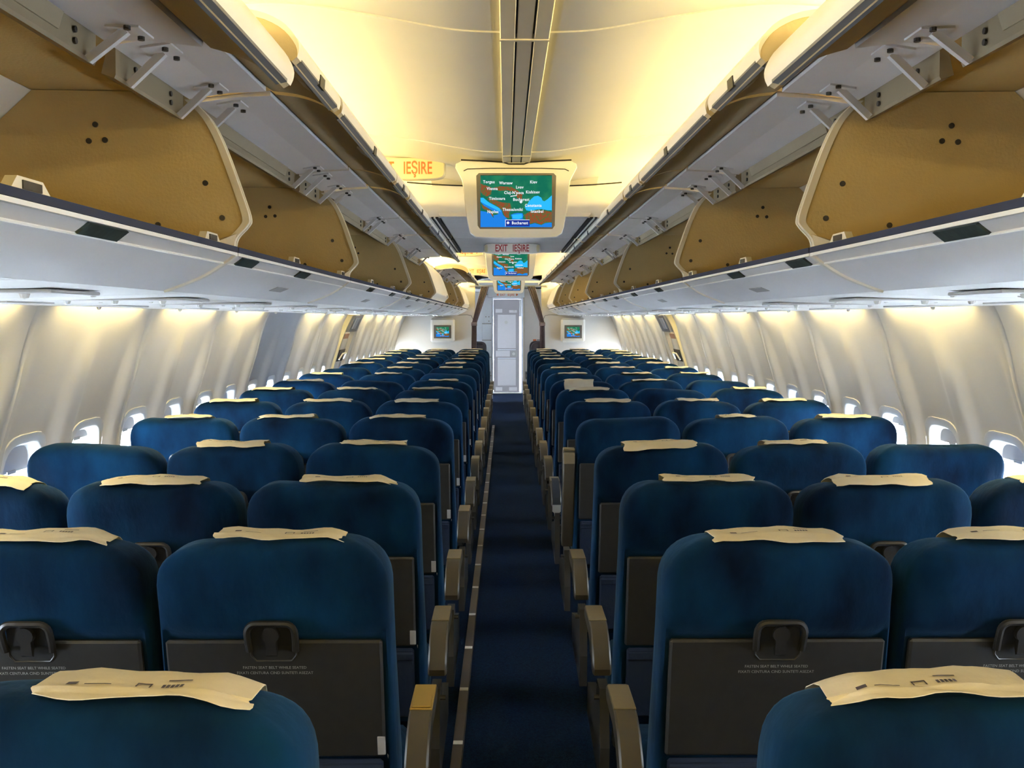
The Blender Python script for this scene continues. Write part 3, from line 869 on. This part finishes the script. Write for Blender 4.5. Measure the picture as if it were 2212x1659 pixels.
NO = {(-1, 2, 3), (1, 2, 3), (1, 0, 4), (-1, 1, 7), (1, 1, 6), (-1, 0, 8), (1, 0, 10), (-1, 2, 9), (1, 2, 7)}
SPEC = {  # (side, seat, row): dx, half width, hang, skew
    (-1, 0, 0): (0.045, 0.128, 0.0025, 0.0), (1, 0, 0): (-0.052, 0.120, 0.0025, 0.0), (-1, 0, 1): (0.015, 0.130, 0.003, 0.0), (1, 0, 1): (-0.005, 0.132, 0.008, 0.002),
    (-1, 1, 1): (0.03, 0.130, 0.006, -0.001), (1, 1, 1): (0.0, 0.135, 0.005, 0.0), (-1, 0, 2): (0.045, 0.13, 0.003, 0.0), (-1, 1, 2): (0.0, 0.135, 0.009, 0.0),
    (-1, 2, 2): (0.03, 0.13, 0.012, 0.0), (1, 0, 2): (0.0, 0.125, 0.003, 0.0), (1, 1, 2): (-0.02, 0.13, 0.012, 0.002), (1, 2, 2): (0.0, 0.13, 0.006, 0.0), (1, 0, 3): (-0.01, 0.13, 0.018, -0.006),
    (1, 1, 3): (-0.02, 0.11, 0.003, 0.0), (1, 1, 4): (0.0, 0.08, 0.003, 0.0), (1, 0, 7): (-0.03, 0.105, 0.085, 0.0)}
seed = 0
for sd in (-1, 1):
    for i, y in enumerate(ROWS):
        for j in range(3):
            seed += 1
            if (sd, j, i) in NO: continue
            rnd = random.Random(seed)
            dx, hw, hg, sk = SPEC.get((sd, j, i), (rnd.uniform(-0.03, 0.03), rnd.uniform(0.10, 0.135), rnd.choice((0.003, 0.004, 0.006, 0.010)), rnd.uniform(-0.001, 0.001)))
            cover(sd, j, i, y, dx, hw, hg, sk, seed=seed)

# ------------------------------------------------------------------ floor track with path lights
t = thing('floor_track', 'metal floor strip along the left edge of the aisle with small path lights', 'floor strip', (-0.215, 8, 0))
part('rail', 'track_metal', t, lambda b: b.prism_y([(-0.238, 0.0), (-0.236, 0.010), (-0.20, 0.010), (-0.196, 0.0)], 2.2, 13.9))
for k in range(22):
    part('path_light', 'track_light', t, lambda b: b.box(-0.236, -0.200, 2.88+0.508*k, 2.88+0.508*k+0.028, 0.0095, 0.0135, c=0.001))
# seat belt hanging over an aisle armrest
t = thing('seat_belt', 'dark seat belt draped over an aisle armrest with a shiny metal tongue', 'seat belt', (0.248, 5.40, 0.5))
def f(b):
    P = [(5.56, 0.6275), (5.50, 0.6285), (5.465, 0.622), (5.40, 0.588), (5.355, 0.553), (5.342, 0.535), (5.338, 0.510)]
    rows = [[(x, y, z+0.003) for x in (0.228, 0.248, 0.268)] for y, z in P]
    b.grid(rows); b.grid([[(x, y-0.0015, z+0.0015) for x, y, z in r] for r in rows])
part('strap', 'belt_web', t, f, True)
part('tongue', 'white_edge', t, lambda b: b.prism_y([(0.224, 0.515), (0.272, 0.515), (0.272, 0.478), (0.262, 0.468), (0.258, 0.452), (0.238, 0.452), (0.234, 0.468), (0.224, 0.478)], 5.332, 5.338))

# ------------------------------------------------------------------ overwing exit hatches
for sd in (-1, 1):
    y0 = SEAM0+PANEL*6+0.02
    t = struct_empty('door_%d' % (2 if sd < 0 else 3), (sd*1.7, y0+0.4, 0.4), 'overwing exit hatch with grey handle cover in the %s sidewall' % side_word(sd))
    zs = [0.45+0.05*i for i in range(24)]
    def strip(b, ya, yb, d0, za=0.45, zb=1.61):
        zz = [za+(zb-za)*i/20 for i in range(21)]
        rows = [[(sd*(wall_x(z)-0.004), ya, z), (sd*(wall_x(z)-d0), ya+0.01, z), (sd*(wall_x(z)-d0), yb-0.01, z), (sd*(wall_x(z)-0.004), yb, z)] for z in zz]
        b.grid(rows)
    part('door_post', 'sign_cream', t, lambda b: strip(b, y0, y0+0.07, 0.055), True, angle=0.5)
    part('door_post', 'wall_plastic', t, lambda b: strip(b, y0+0.66, y0+0.72, 0.05), True, angle=0.5)
    part('handle_cover', 'hatch_grey', t, lambda b: strip(b, y0+0.10, y0+0.62, 0.075, 1.44, 1.61), True, angle=0.5)
    part('cover_plate', 'bin_panel', t, lambda b: strip(b, y0+0.20, y0+0.40, 0.085, 1.47, 1.58), True, angle=0.5)
    part('handle_recess', 'frame_dark', t, lambda b: strip(b, y0+0.16, y0+0.50, 0.045, 1.14, 1.26), True, angle=0.5)
    part('handle', 'white_edge', t, lambda b: b.tube([(sd*(wall_x(1.16)-0.06), y0+0.18, 1.16), (sd*(wall_x(1.22)-0.075), y0+0.22, 1.22), (sd*(wall_x(1.22)-0.075), y0+0.42, 1.22), (sd*(wall_x(1.16)-0.06), y0+0.46, 1.16)], 0.008, 8), True)
    part('placard', 'hatch_glow', t, lambda b: strip(b, y0+0.16, y0+0.44, 0.042, 1.37, 1.42), True, angle=0.5)  # salmon colour of this plate paints the glow at the hatch

# ------------------------------------------------------------------ signs
def exit_sign(cx, y, cz, w, h, body, label, facemat, ink, tsize, pills=True, group='exit signs'):
    t = thing('exit_sign', label, 'exit sign', (cx, y, cz), group)
    def f(b):
        e = rr(w/2, h/2, 5.0, 32)
        b.grid([[(cx+x*0.97, y-0.012, cz+z*0.93) for x, z in e], [(cx+x, y-0.006, cz+z) for x, z in e], [(cx+x, y+0.03, cz+z) for x, z in e]], close=True)
        b.f.append(tuple(range(32))); b.m.append(0); b.f.append(tuple(range(64, 96))); b.m.append(0)
    part('housing', facemat, t, f, True, angle=0.5)
    v, fc = text_verts(body, tsize, 0.62, 0.0012)
    part('lettering', ink, t, lambda b: b.add([(cx+x, y-0.0128, cz+z) for x, z in v], fc))
    if pills:
        for q in (-1, 1):
            def g(b):
                e = rr(0.009, h*0.34, 4, 16)
                b.grid([[(cx+q*(w/2-0.018)+x, y-0.016, cz+z) for x, z in e], [(cx+q*(w/2-0.018)+x, y-0.011, cz+z) for x, z in e]], close=True)
                b.f.append(tuple(range(16))); b.m.append(0)
            part('end_lens', 'sign_cream', t, g)
exit_sign(-0.475, 4.05, 2.200, 0.36, 0.092, 'EXIT   IEŞIRE', 'cream exit sign under the ceiling beside the aisle monitor over the near bins', 'sign_cream', 'sign_orange', 0.072, False)
exit_sign(0.0, 6.10, 2.018, 0.365, 0.066, 'EXIT   IEŞIRE', 'exit sign with red letters hanging from the lowered grey ceiling panel', 'sign_face', 'sign_red', 0.062)
exit_sign(-0.42, 8.45, 2.165, 0.36, 0.085, 'EXIT   IEŞIRE →', 'cream exit sign with an arrow under the ceiling beside the second aisle monitor', 'sign_cream', 'sign_orange', 0.066, False)
exit_sign(-0.42, 12.4, 2.185, 0.36, 0.085, 'EXIT   IEŞIRE', 'cream exit sign under the ceiling beside the aisle monitor closest to the bulkhead', 'sign_cream', 'sign_orange', 0.066, False)

# ------------------------------------------------------------------ map screens
ZU = lambda x, y: ((x-565)/1105.0, 1-(y-395)/805.0)
SEA1 = [(565, 735), (600, 735), (650, 780), (720, 820), (830, 880), (890, 930), (910, 1000), (960, 1050), (1000, 1090), (1000, 1200), (565, 1200), (565, 940), (640, 950), (720, 980), (752, 1035), (772, 1050), (760, 1010), (832, 992), (840, 970), (760, 940), (690, 900), (620, 860), (565, 800)]
SEA2 = [(1030, 1000), (1080, 980), (1140, 970), (1210, 975), (1225, 1010), (1210, 1060), (1270, 1090), (1330, 1150), (1400, 1130), (1500, 1160), (1560, 1130), (1640, 1120), (1670, 1130), (1670, 1200), (1000, 1200), (1000, 1090), (1040, 1080), (1050, 1050)]
SEA3 = [(1340, 760), (1390, 715), (1450, 705), (1500, 735), (1520, 780), (1550, 790), (1600, 755), (1670, 690), (1670, 930), (1600, 930), (1500, 910), (1420, 920), (1320, 940), (1270, 930), (1245, 880), (1290, 830), (1310, 790)]
MTN = [[(570, 520), (640, 545), (740, 580), (730, 680), (660, 720), (600, 690), (570, 640)], [(740, 590), (860, 560), (1040, 570), (1130, 620), (1210, 690), (1200, 760), (1130, 740), (1090, 650), (980, 620), (850, 630)],
       [(670, 740), (780, 770), (900, 810), (1020, 820), (1040, 890), (1000, 1000), (1010, 1060), (940, 1030), (900, 930), (830, 870), (720, 810)], [(1230, 1000), (1330, 950), (1450, 925), (1600, 940), (1665, 960), (1660, 1110), (1560, 1120), (1500, 1150), (1400, 1120), (1330, 1140), (1270, 1080)],
       [(570, 830), (640, 870), (720, 930), (770, 1010), (740, 1030), (700, 960), (600, 900)]]
CITY = [('Torgau', 695, 493), ('Warsaw', 955, 510), ('Kiev', 1380, 495), ('Vienna', 745, 597), ('Lvov', 1168, 575), ("Cluj-N'poca", 1078, 660), ('Kishinev', 1368, 650), ('Timisoara', 820, 750), ('Bucharest', 1190, 765), ('Constanta', 1375, 857), ('Thessaloniki', 1060, 920), ('Naples', 755, 955), ('Istanbul', 1435, 948)]
def clip_map_mesh():
    """all layers of the moving map in unit coordinates, tiny offsets toward the viewer"""
    layers = []
    b = MB(); b.add([(0, 0, 0), (1, 0, 0), (1, 0, 1), (0, 0, 1)], [(0, 1, 2, 3)]); layers.append(('map_land', 'map_green', b))
    def poly(b, P, d):
        pts = []
        for p in P:
            u, v = ZU(*p); pts.append(Vector((min(1, max(0, u)), -d, min(1, max(0, v)))))
        b.add(pts, tessellate_polygon([[Vector((q.x, q.z, 0)) for q in pts]]))
    b = MB(); [poly(b, P, 0.002) for P in MTN]; layers.append(('map_mountains', 'map_brown', b))
    b = MB(); poly(b, SEA1, 0.004); poly(b, SEA2, 0.004); layers.append(('map_sea', 'map_water', b))
    b = MB(); poly(b, SEA3, 0.004); layers.append(('map_shallow_sea', 'map_water_light', b)); b = MB(); poly(b, [(565, 740), (610, 737), (700, 815), (860, 900), (880, 960), (760, 900), (640, 840), (565, 795)], 0.006)
    layers.append(('map_shallow_sea', 'map_water_light', b)); b = MB()
    poly(b, [(1050, 1000), (1200, 985), (1210, 1040), (1160, 1070), (1060, 1060)], 0.006); layers.append(('map_shallow_sea', 'map_water_light', b))
    b = MB(); poly(b, [(950, 1080), (1320, 1080), (1320, 1180), (950, 1180)], 0.008); layers.append(('map_box', 'map_navy', b))
    b = MB()
    for body, x, y in CITY+[('Bucharest', 1170, 1128)]:
        v, fc = text_verts(body, 0.060, 0.82, 0.0016, space=1.14)
        u0, v0 = ZU(x, y)
        b.add([(u0+p[0], -0.010, v0+p[1]*1.30) for p in v], fc)
    for x, y, r in ((1187, 800, 26), (988, 1125, 24)):
        poly(b, [(x-r, y), (x, y-r), (x+r, y), (x, y+r)], 0.011)
    poly(b, [(1025, 708), (1125, 695), (1125, 706), (1025, 722)], 0.011)
    poly(b, [(945, 1075), (1320, 1075), (1320, 1082), (945, 1082)], 0.011); poly(b, [(945, 1075), (952, 1075), (952, 1180), (945, 1180)], 0.011)
    layers.append(('map_labels', 'map_white', b))
    return layers
MAP = [(n, m, b.v[:], b.f[:]) for n, m, b in clip_map_mesh()]
def put_map(parent, x0, x1, y, z0, z1, tilt=0.0):
    scr = None
    for n, m, v, f in MAP:
        b = MB(); b.add([(lerp(x0, x1, p[0]), y+p[1]*0.12+tilt*(p[2]-0.5), lerp(z0, z1, p[2])) for p in v], f)
        if scr is None: scr = b.build('screen', m, parent)
        else: b.build(n, m, scr)
def aisle_monitor(y, label):
    t = thing('ceiling_monitor', label, 'monitor', (0, y, 1.89), 'map monitors hanging over the aisle')
    zt, zb = 2.185, 1.888
    # housing: front shell lofted from a wide flange at the ceiling to a narrower rounded foot
    def outline(grow=0.0):
        P = [(-0.235, 2.176), (-0.238, 2.160), (-0.222, 2.130), (-0.212, 2.11), (-0.205, 2.06), (-0.200, 2.00), (-0.188, 1.93), (-0.180, 1.905), (-0.160, 1.890), (-0.08, zb-0.002)]
        P = P+[(-x, z) for x, z in reversed(P)]
        top = [(0.215, 2.186), (0.06, 2.180), (-0.06, 2.180), (-0.215, 2.186)]
        return [(x*(1+grow), z) for x, z in P]+top
    def f(b):
        o = outline(); n = len(o); cz = 2.03
        sh = lambda k, dy: [(x*k, y+dy, cz+(z-cz)*k) for x, z in o]
        b.grid([sh(0.985, 0.0), sh(1.0, 0.012), [(x*0.98, y+0.10, max(z, 1.93+0.0)) for x, z in o], [(x*0.9, y+0.20, max(z, 2.05)) for x, z in o]], close=True)
        k = len(b.v)
        # front face with a rectangular opening for the bezel
        hole = [(-0.156, 2.128), (-0.154, 2.05), (-0.151, 1.935), (-0.142, 1.922), (-0.07, 1.922), (0.07, 1.922), (0.142, 1.922), (0.151, 1.935), (0.154, 2.05), (0.156, 2.128), (0.146, 2.138), (-0.146, 2.138)]
        bm = bmesh.new()
        vo = [bm.verts.new((x*0.985, y, cz+(z-cz)*0.985)) for x, z in o]; vh = [bm.verts.new((x, y+0.002, z)) for x, z in hole]
        eo = [bm.edges.new((vo[i], vo[(i+1) % n])) for i in range(n)]; eh = [bm.edges.new((vh[i], vh[(i+1) % len(vh)])) for i in range(len(vh))]
        bmesh.ops.triangle_fill(bm, edges=eo+eh, use_beauty=True); bm.verts.index_update()
        b.add([v.co[:] for v in bm.verts], [[v.index for v in f_.verts] for f_ in bm.faces]); bm.free()
        b.f.append(tuple(range(3*n, 4*n))); b.m.append(0)
    part('housing', 'monitor_case', t, f, True, angle=0.6)
    part('bezel', 'monitor_bezel', t, lambda b: (b.box(-0.156, -0.140, y+0.002, y+0.02, 1.920, 2.139), b.box(0.140, 0.156, y+0.002, y+0.02, 1.920, 2.139), b.box(-0.14, 0.14, y+0.002, y+0.02, 2.130, 2.139), b.box(-0.14, 0.14, y+0.002, y+0.02, 1.920, 1.929), b.box(-0.15, 0.15, y+0.02, y+0.024, 1.92, 2.139)))
    part('flange_slot', 'black_slot', t, lambda b: b.tube([(-0.205, y-0.001, 2.146), (-0.19, y-0.002, 2.153), (-0.10, y-0.002, 2.156), (0.10, y-0.002, 2.156), (0.19, y-0.002, 2.153), (0.205, y-0.001, 2.146)], 0.0018, 6))
    part('flange_seal', 'black_slot', t, lambda b: b.tube([(-0.215, y-0.002, 2.188), (-0.12, y-0.003, 2.184), (-0.05, y-0.004, 2.179), (-0.03, y-0.005, 2.172), (0.03, y-0.005, 2.172), (0.05, y-0.004, 2.179), (0.12, y-0.003, 2.184), (0.215, y-0.002, 2.188)], 0.003, 6))
    put_map(t, -0.140, 0.142, y+0.014, 1.928, 2.130)
aisle_monitor(3.75, 'large map monitor hanging over the aisle in front of the lowered grey ceiling panel')
aisle_monitor(7.87, 'map monitor hanging over the aisle behind the lowered grey ceiling panel')
aisle_monitor(11.94, 'map monitor hanging over the aisle closest to the cockpit door')

# ------------------------------------------------------------------ bulkhead, monitors on it, curtains
for sd in (-1, 1):
    o = struct('wall_bulkhead_%s' % side_word(sd), 'bulkhead', lambda b: b.box(sd*0.53, sd*1.86, Y_BULK, Y_BULK+0.04, 0, 2.4))
    part('edge_trim', 'trim_cream', o, lambda b: b.box(sd*0.52, sd*0.535, Y_BULK-0.01, Y_BULK+0.05, 0, 2.12))
    part('top_rail', 'hatch_grey', o, lambda b: b.tube([(sd*0.55, Y_BULK-0.008, 1.56), (sd*0.58, Y_BULK-0.008, 1.622), (sd*0.64, Y_BULK-0.008, 1.636), (sd*0.80, Y_BULK-0.008, 1.632)], 0.006, 6))
    cx = -1.025 if sd < 0 else 1.015
    t = thing('wall_monitor', 'small map monitor in a square case on the %s bulkhead facing the cockpit' % side_word(sd), 'monitor', (cx, Y_BULK, 1.2), 'map monitors on the bulkhead')
    def f(b):
        b.box(cx-0.19, cx+0.19, Y_BULK-0.115, Y_BULK-0.002, 1.205, 1.585, c=0.03)
    part('case', 'monitor_case', t, f)
    part('bezel', 'monitor_bezel', t, lambda b: b.box(cx-0.136, cx+0.136, Y_BULK-0.122, Y_BULK-0.113, 1.268, 1.474, c=0.003))
    put_map(t, cx-0.100, cx+0.100, Y_BULK-0.1235, 1.294, 1.448)
    # curtain, tied back
    t = thing('curtain', 'dark brown curtain tied back on the %s of the bulkhead doorway facing the cockpit' % side_word(sd), 'curtain', (sd*0.5, Y_BULK-0.1, 0), 'bulkhead curtains')
    def f(b):
        rows = []
        NZ = 40; NX = 36
        for i in range(NZ+1):
            z = lerp(0.02, 2.075, i/NZ)
            tie = 1.50
            if z > tie:
                q = ((z-tie)/(2.075-tie)); xi = lerp(0.495, 0.300, q); xo = lerp(0.570, 0.420, q)
            else:
                q = (tie-z)/tie; xi = lerp(0.495, 0.49, q); xo = lerp(0.570, 0.580, min(1, q*3))
            row = []
            for k in range(NX+1):
                u = k/NX
                row.append((sd*lerp(xi, xo, u), Y_BULK-0.07+0.022*math.sin(u*2*math.pi*5), z))
            rows.append(row)
        b.grid(rows); b.grid([[(x, y+0.006, z) for x, y, z in r] for r in rows])
    part('cloth', 'curtain', t, f, True, angle=2)
    part('tie_band', 'curtain', t, lambda b: b.box(sd*0.488, sd*0.577, Y_BULK-0.105, Y_BULK-0.03, 1.46, 1.52, c=0.008))
t = thing('curtain_rail', 'thin metal curtain rail across the bulkhead doorway', 'rail', (0, Y_BULK-0.07, 2.08))
part('rod', 'steel', t, lambda b: b.tube([(-0.62, Y_BULK-0.07, 2.085), (0.62, Y_BULK-0.07, 2.085)], 0.008, 8))
part('bracket', 'steel', t, lambda b: (b.box(-0.62, -0.60, Y_BULK-0.08, Y_BULK, 2.07, 2.10), b.box(0.60, 0.62, Y_BULK-0.08, Y_BULK, 2.07, 2.10)))

# ------------------------------------------------------------------ forward cabin, entry and cockpit door
for sd in (-1, 1):
    for q, y in enumerate((15.72, 16.62)):
        t = thing('forward_seat', 'dark seat beyond the bulkhead curtain, %s row, %s of the aisle facing the cockpit' % (ORD[2-q], side_word(sd)), 'seat', (sd*0.615, y, 0), 'dark seats beyond the curtain')
        o = link('backrest', SM['backrest_dark'], t); o.scale = (1, 1, 1.055)
        me = SM['cushion'].copy(); me.materials.clear(); me.materials.append(MATS['dark_seat'])
        link('seat_cushion', me, t); link('seat_beam', SM['beam'], t); link('leg', SM['leg'], t, (0, 0, 0)); link('armrest', SM['arm'], t, (-sd*0.27, 0.04, 0))
# galley unit on the left
t = thing('galley_unit', 'white galley unit with latched compartments beside the cockpit entry', 'galley', (-0.95, 17.5, 0))
part('body', 'galley_white', t, lambda b: b.box(-1.62, -0.285, 17.35, 18.05, 0, 2.06, c=0.01))
for z0, z1 in ((0.06, 0.52), (0.55, 0.86), (0.89, 1.17), (1.20, 1.47), (1.66, 2.0)):
    dd = part('compartment_door', 'galley_white', t, lambda b: b.box(-0.47, -0.30, 17.338, 17.35, z0, z1, c=0.004))
    part('door_gap', 'hatch_grey', t, lambda b: b.box(-0.47, -0.30, 17.343, 17.35, z1+0.005, z1+0.022))
pp = part('switch_panel', 'galley_white', t, lambda b: b.box(-0.44, -0.30, 17.336, 17.35, 1.495, 1.64, c=0.004))
for x, z in ((-0.345, 1.61), (-0.40, 1.61), (-0.345, 1.53)):
    part('knob', 'hatch_grey', pp, lambda b: b.disc((x, 17.337, z), (0, -1, 0), 0.012, 0.012, 10))
# closet partition on the right
t = thing('closet_partition', 'beige closet partition beside the cockpit entry with a small red label', 'partition', (0.95, 17.5, 0))
part('body', 'partition', t, lambda b: b.box(0.29, 1.62, 17.35, 18.05, 0, 2.12, c=0.01))
part('label', 'sign_orange', t, lambda b: b.box(0.46, 0.52, 17.344, 17.35, 1.17, 1.20))
part('label_text', 'frame_dark', t, lambda b: b.box(0.53, 0.60, 17.346, 17.35, 1.178, 1.192))
part('corner_trim', 'trim_cream', t, lambda b: b.box(0.283, 0.296, 17.34, 17.37, 0, 2.05))
# header with exit lettering
t = thing('entry_header', 'white header beam with red exit lettering over the cockpit entry', 'sign', (0, 17.3, 2.0))
part('beam', 'galley_white', t, lambda b: b.box(-0.36, 0.30, 17.25, 17.335, 1.955, 2.14, c=0.006))
v, fc = text_verts('◄  EXIT   IEŞIRE  ►', 0.058, 0.8, 0.001)
part('lettering', 'sign_orange', t, lambda b: b.add([(-0.01+x, 17.2485, 2.005+z) for x, z in v], fc))
# front wall and cockpit door
def f(b):
    b.box(-1.7, -0.30, Y_END, Y_END+0.06, 0, 2.3); b.box(0.285, 1.7, Y_END, Y_END+0.06, 0, 2.3); b.box(-0.30, 0.285, Y_END, Y_END+0.06, 1.985, 2.3)
w = struct('wall_front', 'galley_white', f)
d = struct_empty('door_1', (0, Y_END, 0))
part('door_leaf', 'door_grey', d, lambda b: b.box(-0.295, 0.255, Y_END+0.012, Y_END+0.05, 0.02, 1.98, c=0.004))
for x0, x1, z0, z1 in ((-0.21, 0.175, 0.95, 1.66), (-0.21, 0.175, 0.16, 0.72), (-0.25, 0.05, 0.775, 0.90), (-0.255, -0.11, 1.70, 1.78), (0.03, 0.20, 1.70, 1.76), (-0.255, -0.11, 0.05, 0.13), (0.03, 0.20, 0.05, 0.13)):
    part('door_panel', 'door_panel', d, lambda b: b.box(x0, x1, Y_END+0.004, Y_END+0.013, z0, z1, c=0.003))
for z in (0.925, 0.745):
    part('door_rib', 'galley_white', d, lambda b: b.box(-0.21, 0.175, Y_END, Y_END+0.013, z-0.012, z+0.006, c=0.003))
part('peephole', 'steel', d, lambda b: b.disc((-0.03, Y_END+0.005, 1.50), (0, -1, 0), 0.035, 0.012, 16))
part('lock', 'steel', d, lambda b: b.disc((0.13, Y_END+0.012, 0.835), (0, -1, 0), 0.032, 0.02, 16))
part('lock_plate', 'hatch_grey', d, lambda b: b.box(0.07, 0.20, Y_END+0.006, Y_END+0.014, 0.775, 0.90, c=0.002))
part('coat_hook', 'steel', d, lambda b: b.disc((0.14, Y_END+0.005, 1.74), (0, -1, 0), 0.02, 0.02, 10))
part('hinge_strip', 'hatch_grey', d, lambda b: b.box(0.257, 0.283, Y_END+0.004, Y_END+0.03, 0.02, 1.98))
part('sill', 'trim_cream', d, lambda b: b.box(-0.30, 0.285, Y_END-0.06, Y_END+0.02, 0.0, 0.018))
part('door_frame', 'galley_white', d, lambda b: (b.box(-0.325, -0.297, Y_END-0.03, Y_END, 0, 2.02), b.box(0.285, 0.315, Y_END-0.03, Y_END, 0, 2.02), b.box(-0.325, 0.315, Y_END-0.03, Y_END, 1.985, 2.03)))
